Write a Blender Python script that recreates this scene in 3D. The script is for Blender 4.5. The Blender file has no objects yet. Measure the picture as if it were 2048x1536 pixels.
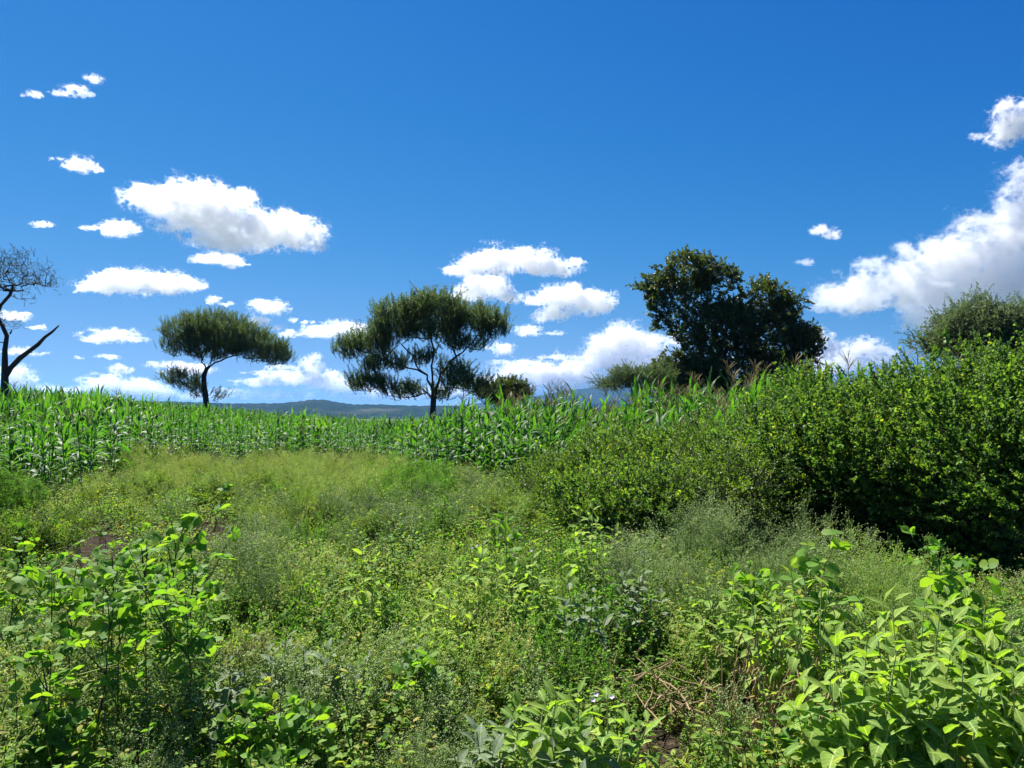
import bpy, math, random
import numpy as np
from mathutils import Vector, Matrix, Euler
import openvdb as vdb
R = math.radians
C = bpy.context.scene.collection
SC = bpy.context.scene

# ------------------------------------------------------------------ camera
CAMZ = 2.0
F = 1538.0            # focal length in pixels of a 2048 px wide frame
HZ = 826.0            # picture row of the true horizon
cam_d = bpy.data.cameras.new('camera')
cam = bpy.data.objects.new('camera', cam_d); C.objects.link(cam)
cam_d.sensor_width = 36.0; cam_d.lens = 36.0 * F / 2048.0
cam_d.clip_start = 0.1; cam_d.clip_end = 90000.0
PITCH = math.atan((HZ - 768.0) / F)
cam.location = (0, 0, CAMZ); cam.rotation_euler = (math.pi / 2 + PITCH, 0, 0)
SC.camera = cam

# ------------------------------------------------------------------ world, sun, exposure
EXPO = 3.15                              # 2 ** exposure
SKY_CURVE = ((.0575, 3.0, 20., 3.), (.0989, 1.45, 1.5, 1.25), (.144, .5, .67, .0))   # scale, power, gain, shoulder
HAZE = 5e-5
CLOUD_ALB = .93
OPT = 1.35                               # how opaque clouds are
SUN_EL, SUN_AZ = 57.0, -36.0          # azimuth from the view direction (+Y), negative = left
w = bpy.data.worlds.new('World'); SC.world = w; w.use_nodes = True
nt = w.node_tree; nt.nodes.clear()
sky = nt.nodes.new('ShaderNodeTexSky'); sky.sky_type = 'NISHITA'; sky.sun_disc = False
sky.sun_elevation = R(SUN_EL); sky.sun_rotation = R(SUN_AZ)
sky.altitude = 1200; sky.air_density = 1.0; sky.dust_density = 0.35; sky.ozone_density = 3.0
sep = nt.nodes.new('ShaderNodeSeparateColor'); com = nt.nodes.new('ShaderNodeCombineColor')
nt.links.new(sky.outputs[0], sep.inputs[0])
for ch, (pre, pw, post, sh) in enumerate(SKY_CURVE):       # deepens the blue evenly over the whole dome
    n1 = nt.nodes.new('ShaderNodeMath'); n1.operation = 'MULTIPLY'; n1.inputs[1].default_value = pre
    n2 = nt.nodes.new('ShaderNodeMath'); n2.operation = 'POWER'; n2.inputs[1].default_value = pw
    n3 = nt.nodes.new('ShaderNodeMath'); n3.operation = 'MULTIPLY'; n3.inputs[1].default_value = post
    n4 = nt.nodes.new('ShaderNodeMath'); n4.operation = 'MULTIPLY_ADD'; n4.inputs[1].default_value = sh; n4.inputs[2].default_value = 1.0
    n5 = nt.nodes.new('ShaderNodeMath'); n5.operation = 'DIVIDE'; n6 = nt.nodes.new('ShaderNodeMath'); n6.operation = 'MULTIPLY'; n6.inputs[1].default_value = 10 / EXPO
    nt.links.new(sep.outputs[ch], n1.inputs[0]); nt.links.new(n1.outputs[0], n2.inputs[0]); nt.links.new(n2.outputs[0], n3.inputs[0]); nt.links.new(n3.outputs[0], n4.inputs[0]); nt.links.new(n3.outputs[0], n5.inputs[0]); nt.links.new(n4.outputs[0], n5.inputs[1]); nt.links.new(n5.outputs[0], n6.inputs[0]); nt.links.new(n6.outputs[0], com.inputs[ch])
bg = nt.nodes.new('ShaderNodeBackground'); bg.inputs['Strength'].default_value = 0.1
wo = nt.nodes.new('ShaderNodeOutputWorld')
nt.links.new(com.outputs[0], bg.inputs['Color']); nt.links.new(bg.outputs[0], wo.inputs['Surface'])
sun_d = bpy.data.lights.new('sun', 'SUN'); sun_d.energy = 4.6; sun_d.angle = R(0.53); sun_d.color = (1.0, 0.955, 0.88)
sun = bpy.data.objects.new('sun', sun_d); C.objects.link(sun)
sdir = Vector((math.sin(R(SUN_AZ)) * math.cos(R(SUN_EL)), math.cos(R(SUN_AZ)) * math.cos(R(SUN_EL)), math.sin(R(SUN_EL))))
sun.rotation_euler = sdir.to_track_quat('Z', 'Y').to_euler()
SC.view_settings.view_transform = 'Standard'; SC.view_settings.look = 'None'
SC.view_settings.exposure = math.log2(EXPO); SC.view_settings.gamma = 1.0
SC.view_settings.use_curve_mapping = False
cy = SC.cycles
cy.max_bounces = 14; cy.diffuse_bounces = 4; cy.glossy_bounces = 2; cy.transmission_bounces = 5
cy.transparent_max_bounces = 12; cy.volume_bounces = 12; cy.caustics_reflective = False; cy.caustics_refractive = False
cy.use_denoising = True
try: cy.denoiser = 'OPENIMAGEDENOISE'
except Exception: pass
cy.sample_clamp_indirect = 6.0

# ------------------------------------------------------------------ numpy noise
def vnoise(x, y, z, seed=0):
    """smooth value noise in -1..1 on arrays"""
    rs = np.random.RandomState(seed)
    N = 64
    L = rs.rand(N, N, N).astype(np.float32) * 2 - 1
    xi = np.floor(x).astype(np.int32); yi = np.floor(y).astype(np.int32); zi = np.floor(z).astype(np.int32)
    fx = (x - xi).astype(np.float32); fy = (y - yi).astype(np.float32); fz = (z - zi).astype(np.float32)
    fx = fx * fx * (3 - 2 * fx); fy = fy * fy * (3 - 2 * fy); fz = fz * fz * (3 - 2 * fz)
    x0 = xi % N; x1 = (xi + 1) % N; y0 = yi % N; y1 = (yi + 1) % N; z0 = zi % N; z1 = (zi + 1) % N
    def lp(a, b, t): return a + (b - a) * t
    return lp(lp(lp(L[x0, y0, z0], L[x1, y0, z0], fx), lp(L[x0, y1, z0], L[x1, y1, z0], fx), fy),
              lp(lp(L[x0, y0, z1], L[x1, y0, z1], fx), lp(L[x0, y1, z1], L[x1, y1, z1], fx), fy), fz)
# ------------------------------------------------------------------ clouds
def cloud_mat(dens):
    kind = 'vol'
    m = bpy.data.materials.new('cloud_white'); m.use_nodes = True
    t = m.node_tree; t.nodes.clear(); o = t.nodes.new('ShaderNodeOutputMaterial')
    if kind == 'vol':
        v = t.nodes.new('ShaderNodeVolumePrincipled'); v.inputs['Color'].default_value = (CLOUD_ALB, CLOUD_ALB, CLOUD_ALB, 1); v.inputs['Density'].default_value = dens
        v.inputs['Anisotropy'].default_value = .55
        t.links.new(v.outputs[0], o.inputs['Volume'])
        return m
def pix(px, py, D):
    """world point seen at picture pixel (px,py), D metres ahead"""
    x = (px - 1024) / F; y = -(py - 768) / F
    v = Vector((x, 1, y)); v.rotate(Euler((PITCH, 0, 0)))
    return Vector((0, 0, CAMZ)) + v * (D / v.y)

def vdb_polys(f, iso):
    g = vdb.FloatGrid(1.0); g.copyFromArray(np.clip(-f, -1, 1)); return g.convertToPolygons(isovalue=iso, adaptivity=0.0)

def cloud(lumps, label, thin, seed, rough=1.0, base=1000.):
    rs = np.random.RandomState(seed); lumps = list(lumps); nb = len(lumps)
    for (a, b_, c, d) in list(lumps):                  # torn fragments drifting round each body
        for _ in range(2):
            t = rs.rand() * 6.28; q = 1.0 + .25 * rs.rand(); k = .16 + .22 * rs.rand()
            lumps.append((a + math.cos(t) * c * q, b_ + math.sin(t) * d * q * .9, max(3, c * k * 1.3), max(2.2, d * k)))
    L = np.array(lumps, float)
    cx = (L[:, 0].min() + L[:, 0].max()) / 2; yb = (L[:, 1] + L[:, 3]).max()
    el = max(math.atan((HZ - yb) / F), R(2.2))
    D = min(base / math.tan(el), 24000.)
    s = D / F
    o = pix(cx, (L[:, 1]).mean(), D)
    cy0 = L[:, 1].mean()
    X = (L[:, 0] - cx); Z = -(L[:, 1] - cy0); rx = L[:, 2]; rz = L[:, 3]; ry = np.minimum(rx * .75, rz * 1.8)
    rs = np.random.RandomState(seed)
    Y = (rs.rand(len(L)) - .5) * ry * .6
    pad = 10
    lo = np.array([(X - rx).min() - pad, (Y - ry).min() - pad, (Z - rz).min() - pad]); hi = np.array([(X + rx).max() + pad, (Y + ry).max() + pad, (Z + rz).max() + pad])
    vox = max(1.2, (np.prod(hi - lo) / 1.7e6) ** (1 / 3))
    n = np.ceil((hi - lo) / vox).astype(int) + 1
    gx, gy, gz = [lo[i] + np.arange(n[i], dtype=np.float32) * vox for i in range(3)]
    GX, GY, GZ = np.meshgrid(gx, gy, gz, indexing='ij')
    rm = float(np.median(rz))
    # domain warp
    k = 1 / (rm * 1.3 + 6)
    wx = vnoise(GX * k, GY * k, GZ * k, seed) * rm * .75; wz = vnoise(GX * k + 9, GY * k + 3, GZ * k, seed) * rm * .6
    f = np.full(GX.shape, -9., np.float32)
    acc = np.zeros(GX.shape, np.float32)
    for i in range(len(L)):
        zz = (GZ + wz - Z[i]) / rz[i]
        zz = np.where(zz < 0, zz * 1.25, zz)
        d = 1 - np.sqrt(((GX + wx - X[i]) / rx[i]) ** 2 + ((GY - Y[i]) / ry[i]) ** 2 + zz ** 2)
        acc += np.exp(7 * d)
    f = np.log(acc) / 7
    amp = .5 * rough; k = 1.5 / (rm + 8)
    for o_ in range(6):
        nn = vnoise(GX * k + 5 * o_, GY * k, GZ * k * 1.1, seed + o_)
        f += amp * 2.7 * (.25 - np.abs(nn)) * (.85 if o_ else 1) if o_ < 5 else amp * nn
        amp *= .6; k *= 2.0
    k = .55 / (rm + 6); f += .42 * vnoise(GX * k + 2, GY * k, GZ * k * 1.5, seed + 9); f += .04
    dens = OPT * thin * min(1, (float(np.median(L[:nb, 3])) / 24) ** .8) / (float(np.mean(L[:nb, 3])) * s)
    ob = None
    for nm, iso, kd in (('cloud', .13, .07), ('cloud_body', .0, .30), ('cloud_core', -.17, .8)):   # thin veil, body, dense heart
        p, tr, q = vdb_polys(f, iso)
        if len(q) < 4: continue
        p = (p * vox + lo) * s
        me = bpy.data.meshes.new(nm); nv, nq, ntr = len(p), len(q), len(tr)
        me.vertices.add(nv); me.vertices.foreach_set('co', p.astype(np.float32).ravel())
        me.loops.add(nq * 4 + ntr * 3); me.loops.foreach_set('vertex_index', np.concatenate([q.ravel(), tr.ravel()]).astype(np.int32))
        me.polygons.add(nq + ntr)
        st = np.concatenate([np.arange(nq) * 4, nq * 4 + np.arange(ntr) * 3]); me.polygons.foreach_set('loop_start', st.astype(np.int32))
        me.update(calc_edges=True); me.materials.append(cloud_mat(dens * kd))
        o2 = bpy.data.objects.new(nm, me); C.objects.link(o2)
        if ob is None:
            ob = o2; ob.location = o; ob['label'] = label; ob['category'] = 'cloud'; ob['group'] = 'white clouds in the sky'
        else: o2.parent = ob; o2['kind'] = 'stuff'
    return ob, len(q), D
CL = [
 ('large two-tiered white cloud high on the left, above the flat-topped acacia', 1, [(325, 402, 66, 30), (400, 408, 75, 34), (470, 398, 34, 20), (430, 445, 95, 32), (545, 462, 80, 32), (480, 480, 90, 24), (600, 478, 40, 26), (640, 498, 17, 14)]),
 ('ragged strip of cloud just under the large two-tiered cloud', 2, [(425, 517, 45, 11), (465, 527, 24, 9)]),
 ('long flat white cloud left of the flat-topped acacia and above it', 3, [(195, 572, 48, 13), (255, 566, 62, 24), (325, 568, 58, 22), (365, 568, 35, 16)]),
 ('small puffy cloud left of the large two-tiered cloud', 4, [(243, 460, 33, 17), (190, 457, 32, 6)]),
 ('small round cloud alone high on the left', 5, [(164, 333, 31, 15)]),
 ('torn wispy cloud highest in the sky at the left', 6, [(183, 157, 18, 10), (150, 178, 22, 8), (120, 186, 20, 6), (68, 190, 20, 6), (165, 190, 26, 6)]),
 ('tiny wisp of cloud above the small round one', 7, [(106, 318, 18, 3)]),
 ('tiny flat cloud at the left near the picture edge', 8, [(85, 450, 19, 6)]),
 ('lens-shaped white cloud low on the left', 9, [(195, 679, 36, 8), (225, 672, 50, 13), (262, 679, 28, 8)]),
 ('small ragged cloud above the right side of the flat-topped acacia', 10, [(535, 615, 36, 15), (520, 642, 22, 12), (545, 655, 18, 8)]),
 ('elongated cloud between the two acacias', 11, [(640, 664, 40, 12), (690, 657, 42, 13), (705, 675, 28, 14)]),
 ('tiny cloud left of the elongated cloud between the acacias', 12, [(577, 668, 17, 9)]),
 ('white cloud with a flat base over the central acacia', 13, [(930, 540, 38, 14), (980, 524, 48, 24), (1050, 527, 60, 24), (1115, 537, 40, 18)]),
 ('rounded cloud below the flat-based one over the central acacia', 14, [(940, 590, 34, 18), (975, 575, 40, 26), (1015, 595, 34, 14)]),
 ('leaning cloud right of the central acacia', 15, [(1130, 600, 50, 27), (1180, 608, 46, 22), (1100, 632, 34, 15), (1075, 602, 30, 12)]),
 ('small cloud right of the central acacia crown', 16, [(1052, 663, 27, 11), (1110, 667, 26, 5)]),
 ('little cloud touching the right side of the central acacia', 17, [(1005, 700, 24, 14)]),
 ('towering white cumulus left of the big dark tree', 18, [(1255, 672, 40, 24), (1230, 695, 55, 28), (1300, 695, 45, 30), (1210, 725, 80, 24), (1290, 735, 60, 30), (1150, 745, 60, 18)]),
 ('broad low cloud bank over the blue mountain', 19, [(1060, 745, 70, 18), (1130, 760, 70, 18), (1000, 765, 60, 14)]),
 ('small tilted cloud alone in the blue on the right', 20, [(1645, 459, 20, 10), (1665, 470, 18, 10)]),
 ('faint wisp between the dark tree and the large right cloud', 21, [(1610, 524, 18, 6)]),
 ('very large bright cloud filling the right edge of the sky', 22, [(1665, 598, 48, 28), (1730, 588, 70, 40), (1800, 565, 75, 45), (1890, 540, 85, 55), (1970, 510, 80, 65), (2050, 450, 60, 90), (2060, 370, 40, 50), (1880, 600, 110, 38), (1990, 580, 100, 50), (1850, 645, 50, 24)]),
 ('rounded white cloud cut off by the right edge, above the very large one', 23, [(2035, 240, 40, 40), (2015, 270, 35, 24), (1965, 272, 22, 8)]),
 ('grey wisp in front of the very large right cloud', 24, [(1965, 443, 48, 12), (1930, 450, 20, 7)]),
 ('small rounded cloud just right of the big dark tree', 25, [(1640, 675, 22, 18), (1650, 700, 26, 22)]),
 ('cumulus above the hedge between the dark tree and the grey-green tree', 26, [(1725, 695, 38, 18), (1690, 725, 50, 24), (1750, 715, 30, 20), (1640, 750, 50, 22)]),
 ('small cloud at the left edge behind the half-bare tree', 27, [(22, 632, 28, 11)]),
 ('cloud low at the left edge behind the dead limb', 28, [(45, 704, 34, 9)]), ('tiny cloud left of the dead limb', 29, [(74, 656, 20, 5)]),
 ('small oval cloud above the horizon left of the acacia', 30, [(158, 716, 11, 3), (213, 713, 24, 5)]),
 ('small pair of clouds above the left acacia', 31, [(426, 600, 15, 9), (452, 608, 17, 4)]),
 ('puff on the cloud bank left of the left acacia', 32, [(236, 740, 22, 10)]),
 ('long cumulus bank on the horizon left of the left acacia', 33, [(215, 768, 45, 16), (265, 775, 50, 16), (310, 785, 45, 14), (160, 785, 50, 12)]),
 ('low cloud bank on the horizon at the far left', 34, [(30, 755, 34, 22), (60, 785, 60, 14), (110, 790, 40, 8)]),
 ('flat cloud seen just behind the left acacia trunk', 35, [(335, 730, 40, 8), (380, 740, 50, 12)]),
 ('high-heaped cumulus on the horizon between the two acacias', 36, [(622, 735, 24, 22), (600, 760, 40, 18), (650, 765, 42, 18), (560, 752, 40, 13), (690, 775, 40, 12)]),
 ('flat cloud on the horizon right of the left acacia', 37, [(470, 782, 26, 5), (520, 765, 40, 9)]),
 ('hazy cloud behind the central acacia trunk', 39, [(800, 790, 60, 12), (740, 780, 40, 10), (900, 785, 50, 14), (950, 760, 30, 8)]),
 ('low cloud resting on the blue mountain', 40, [(1090, 783, 40, 7), (1150, 778, 40, 7)]),
 ('long thin veil of cloud along the horizon behind the acacias', 41, [(380, 792, 110, 10), (540, 790, 120, 11), (720, 792, 130, 10), (880, 788, 110, 12), (1010, 786, 80, 10)]),
 ('thin veil of cloud along the horizon at the far left', 42, [(40, 785, 110, 12), (180, 790, 110, 10)]),
 ('flat streak of cloud between the central acacia and the towering cumulus', 43, [(1040, 725, 50, 6), (1120, 715, 45, 6)]),
 ('small flat cloud above the bank between the acacias', 44, [(565, 735, 30, 6), (520, 745, 26, 5)]),
 ('small torn cloud over the elongated one between the acacias', 45, [(585, 640, 12, 5), (612, 645, 12, 4)]),
]
for lab, sd, L_ in CL:
    cloud(L_, lab, .3 if 'veil' in lab else (.5 if 'wisp' in lab or 'hazy' in lab else 1.0), 50 + sd)# ------------------------------------------------------------------ small helpers
def tag(o, label=None, cat=None, group=None, kind=None):
    if label: o['label'] = label
    if cat: o['category'] = cat
    if group: o['group'] = group
    if kind: o['kind'] = kind
    return o

def unit(v):
    return v / np.maximum(np.linalg.norm(v, axis=-1, keepdims=True), 1e-9)

def frames(d, roll=None):
    """(N,3,3) matrices whose columns are side, along, up-facing normal"""
    d = unit(np.atleast_2d(np.asarray(d, float)))
    up = np.tile([0., 0., 1.], (len(d), 1))
    bad = np.abs(d[:, 2]) > .98
    up[bad] = [0.3, 1., 0.]
    x = unit(np.cross(d, up)); z = np.cross(x, d)
    if roll is not None:
        c, s = np.cos(roll)[:, None], np.sin(roll)[:, None]
        x, z = x * c + z * s, z * c - x * s
    return np.stack([x, d, z], axis=2)

def sph(az, el):
    return np.stack([np.cos(el) * np.cos(az), np.cos(el) * np.sin(az), np.sin(el)], -1)

class MB:
    def __init__(self): self.v = []; self.f = {3: [], 4: []}; self.t = []; self.m = {3: [], 4: []}; self.n = 0
    def add(self, v, f, tint=0.5, mat=0):
        v = np.asarray(v, np.float32).reshape(-1, 3); f = np.asarray(f, np.int32)
        self.v.append(v); self.f[f.shape[1]].append(f + self.n); self.m[f.shape[1]].append(np.full(len(f), mat, np.int32))
        self.t.append(np.broadcast_to(np.asarray(tint, np.float32), (len(v),)).copy()); self.n += len(v)
    def inst(self, tv, tf, Rm, T, S, tint=None, mat=0):
        N = len(T); S = np.asarray(S, float)
        if S.ndim == 1: S = S[:, None]
        v = np.einsum('nij,nkj->nki', Rm, tv[None] * S[:, None, :]) + T[:, None, :]
        f = (tf[None] + (np.arange(N) * len(tv))[:, None, None]).reshape(-1, tf.shape[1])
        if tint is None: tint = rng.rand(N)
        self.add(v, f, np.repeat(tint, len(tv)), mat)
    def tube(self, P, r, sides=5, tint=.5, mat=0, cap=True):
        P = np.asarray(P, float); r = np.broadcast_to(np.asarray(r, float), (len(P),))
        d = np.gradient(P, axis=0) if len(P) > 1 else np.array([[0, 0, 1.]])
        Fm = frames(d)
        ref = Fm[0][:, 0]
        a = np.arange(sides) * 2 * np.pi / sides
        rings = []
        for i in range(len(P)):
            t = Fm[i][:, 1]; x = ref - t * np.dot(ref, t); x /= max(np.linalg.norm(x), 1e-9); ref = x; y = np.cross(t, x)
            rings.append(P[i] + r[i] * (np.cos(a)[:, None] * x + np.sin(a)[:, None] * y))
        v = np.concatenate(rings); n = len(P); i0 = (np.arange(n - 1) * sides)[:, None]; j = np.arange(sides)[None]; j2 = (j + 1) % sides
        f = np.stack([i0 + j, i0 + j2, i0 + sides + j2, i0 + sides + j], -1).reshape(-1, 4)
        self.add(v, f, tint, mat)
    def mesh(self, name, mats, smooth=True):
        me = bpy.data.meshes.new(name)
        V = np.concatenate(self.v); me.vertices.add(len(V)); me.vertices.foreach_set('co', V.ravel())
        q = np.concatenate(self.f[4]) if self.f[4] else np.zeros((0, 4), np.int32); t = np.concatenate(self.f[3]) if self.f[3] else np.zeros((0, 3), np.int32)
        me.loops.add(q.size + t.size); me.loops.foreach_set('vertex_index', np.concatenate([q.ravel(), t.ravel()]))
        me.polygons.add(len(q) + len(t))
        me.polygons.foreach_set('loop_start', np.concatenate([np.arange(len(q)) * 4, q.size + np.arange(len(t)) * 3]).astype(np.int32))
        mi = np.concatenate((self.m[4] or [np.zeros(0, np.int32)]) + (self.m[3] or [np.zeros(0, np.int32)]))
        me.polygons.foreach_set('material_index', mi.astype(np.int32))
        me.polygons.foreach_set('use_smooth', np.full(len(mi), smooth))
        me.update(calc_edges=True)
        at = me.attributes.new('tint', 'FLOAT', 'POINT'); at.data.foreach_set('value', np.concatenate(self.t))
        for m in (mats if isinstance(mats, (list, tuple)) else [mats]): me.materials.append(m)
        return me
    def build(self, name, mats, parent=None, smooth=True, link=True):
        o = bpy.data.objects.new(name, self.mesh(name, mats, smooth))
        if link: C.objects.link(o)
        if parent: o.parent = parent
        return o

def grid_faces(nu, nv):
    i, j = np.meshgrid(np.arange(nu - 1), np.arange(nv - 1), indexing='ij'); a = (i * nv + j).ravel()
    return np.stack([a, a + 1, a + nv + 1, a + nv], -1)

def leaf_t(width, nl=6, fold=.25, droop=.5, wave=0., outline='ovate', seed=0, cup=0.0):
    """leaf along +Y of length 1; width = full width / length"""
    rs = np.random.RandomState(seed)
    t = np.linspace(0, 1, nl)
    if outline == 'ovate': w_ = np.sin(np.pi * np.minimum(t ** .72, 1)) ** .85
    elif outline == 'lance': w_ = np.sin(np.pi * t ** .85) ** .9
    elif outline == 'round': w_ = np.sqrt(np.maximum(0, 1 - (2 * t - 1) ** 2))
    elif outline == 'heart': w_ = np.where(t < .25, .55 + 1.8 * t, np.cos((t - .25) / .75 * np.pi / 2) ** .8)
    else: w_ = np.minimum(1, t * 9 + .45) * (1 - t ** 2.2)                     # blade
    w_ = np.maximum(w_, .02) * width / 2
    # midrib curve bends down
    ang = -droop * t; dy = np.cos(ang); dz = np.sin(ang)
    y = np.concatenate([[0], np.cumsum((dy[1:] + dy[:-1]) / 2 * (t[1] - t[0]))]); z = np.concatenate([[0], np.cumsum((dz[1:] + dz[:-1]) / 2 * (t[1] - t[0]))])
    ph = rs.rand() * 6
    L = np.stack([-w_, y, z + w_ * fold + wave * width * np.sin(t * 11 + ph) * (w_ > .03)], -1)
    M = np.stack([w_ * 0, y, z + cup * 0], -1)
    Rr = np.stack([w_, y, z + w_ * fold + wave * width * np.sin(t * 12 + ph + 2) * (w_ > .03)], -1)
    v = np.stack([L, M, Rr], 1).reshape(-1, 3)
    return v, grid_faces(nl, 3)

# ------------------------------------------------------------------ materials
def ramp(t, inp, stops):
    r = t.nodes.new('ShaderNodeValToRGB'); e = r.color_ramp.elements
    e[0].position, e[0].color = stops[0][0], (*stops[0][1], 1); e[1].position, e[1].color = stops[-1][0], (*stops[-1][1], 1)
    for p, c in stops[1:-1]:
        k = e.new(p); k.color = (*c, 1)
    t.links.new(inp, r.inputs[0]); return r.outputs[0]

def leaf_mat(name, stops, trans=.45, tcol=(1.5, 1.7, .7), rough=.5, spec=.4, obj_rand=.35, vein=None):
    """stops: colours picked by the leaf's own tint, shifted a little from plant to plant"""
    m = bpy.data.materials.new(name); m.use_nodes = True; t = m.node_tree; t.nodes.clear(); N = t.nodes.new; K = t.links.new
    o = N('ShaderNodeOutputMaterial'); at = N('ShaderNodeAttribute'); at.attribute_name = 'tint'; oi = N('ShaderNodeObjectInfo')
    a = N('ShaderNodeMath'); a.operation = 'MULTIPLY'; a.inputs[1].default_value = 1 - obj_rand; K(at.outputs['Fac'], a.inputs[0])
    b = N('ShaderNodeMath'); b.operation = 'MULTIPLY_ADD'; b.inputs[1].default_value = obj_rand; K(oi.outputs['Random'], b.inputs[0]); K(a.outputs[0], b.inputs[2])
    col = ramp(t, b.outputs[0], stops)
    tc = N('ShaderNodeTexCoord')
    nz = N('ShaderNodeTexNoise'); nz.inputs['Scale'].default_value = 5.0; nz.inputs['Detail'].default_value = 3; K(tc.outputs['Object'], nz.inputs['Vector'])
    hv = N('ShaderNodeHueSaturation'); K(col, hv.inputs['Color'])
    mr = N('ShaderNodeMapRange'); mr.inputs[3].default_value = .72; mr.inputs[4].default_value = 1.28; mr.inputs[1].default_value = .3; mr.inputs[2].default_value = .7; K(nz.outputs[0], mr.inputs[0]); K(mr.outputs[0], hv.inputs['Value'])
    base = hv.outputs[0]
    if vein:       # paler midrib and side veins on big leaves: x across, y along in the leaf's own space
        sx = N('ShaderNodeSeparateXYZ'); K(tc.outputs['Object'], sx.inputs[0])
        ab = N('ShaderNodeMath'); ab.operation = 'ABSOLUTE'; K(sx.outputs[0], ab.inputs[0])
        mm = N('ShaderNodeMapRange'); mm.inputs[1].default_value = .006; mm.inputs[2].default_value = .02; mm.inputs[3].default_value = 1; mm.inputs[4].default_value = 0; K(ab.outputs[0], mm.inputs[0])
        s1 = N('ShaderNodeMath'); s1.operation = 'MULTIPLY_ADD'; s1.inputs[1].default_value = -.9; K(ab.outputs[0], s1.inputs[0]); K(sx.outputs[1], s1.inputs[2])
        s2 = N('ShaderNodeMath'); s2.operation = 'MULTIPLY'; s2.inputs[1].default_value = 62; K(s1.outputs[0], s2.inputs[0])
        s3 = N('ShaderNodeMath'); s3.operation = 'SINE'; K(s2.outputs[0], s3.inputs[0])
        s4 = N('ShaderNodeMapRange'); s4.inputs[1].default_value = .8; s4.inputs[2].default_value = 1.0; s4.inputs[4].default_value = .55; K(s3.outputs[0], s4.inputs[0])
        mx = N('ShaderNodeMath'); mx.operation = 'MAXIMUM'; K(mm.outputs[0], mx.inputs[0]); K(s4.outputs[0], mx.inputs[1])
        mc = N('ShaderNodeMix'); mc.data_type = 'RGBA'; K(mx.outputs[0], mc.inputs[0]); K(base, mc.inputs[6]); mc.inputs[7].default_value = (*vein, 1)
        base = mc.outputs[2]
    p = N('ShaderNodeBsdfPrincipled'); K(base, p.inputs['Base Color']); p.inputs['Roughness'].default_value = rough; p.inputs['Specular IOR Level'].default_value = spec
    tr = N('ShaderNodeBsdfTranslucent'); tm = N('ShaderNodeMix'); tm.data_type = 'RGBA'; tm.blend_type = 'MULTIPLY'; tm.inputs[0].default_value = 1; tm.clamp_result = False
    K(base, tm.inputs[6]); tm.inputs[7].default_value = (*tcol, 1); K(tm.outputs[2], tr.inputs['Color'])
    ms = N('ShaderNodeMixShader'); ms.inputs[0].default_value = trans; K(p.outputs[0], ms.inputs[1]); K(tr.outputs[0], ms.inputs[2]); K(ms.outputs[0], o.inputs['Surface'])
    return m

def solid_mat(name, c1, c2, scale=8, rough=.85, bump=.3, stretch=(1, 1, 1)):
    m = bpy.data.materials.new(name); m.use_nodes = True; t = m.node_tree; N = t.nodes.new; K = t.links.new; p = t.nodes['Principled BSDF']
    tc = N('ShaderNodeTexCoord'); mp = N('ShaderNodeMapping'); mp.inputs['Scale'].default_value = stretch; K(tc.outputs['Object'], mp.inputs[0])
    nz = N('ShaderNodeTexNoise'); nz.inputs['Scale'].default_value = scale; nz.inputs['Detail'].default_value = 7; nz.inputs['Roughness'].default_value = .65; K(mp.outputs[0], nz.inputs['Vector'])
    K(ramp(t, nz.outputs[0], [(.3, c1), (.7, c2)]), p.inputs['Base Color'])
    p.inputs['Roughness'].default_value = rough; p.inputs['Specular IOR Level'].default_value = .2
    bp = N('ShaderNodeBump'); bp.inputs['Strength'].default_value = bump; bp.inputs['Distance'].default_value = .03; K(nz.outputs[0], bp.inputs['Height']); K(bp.outputs[0], p.inputs['Normal'])
    return m

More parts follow.
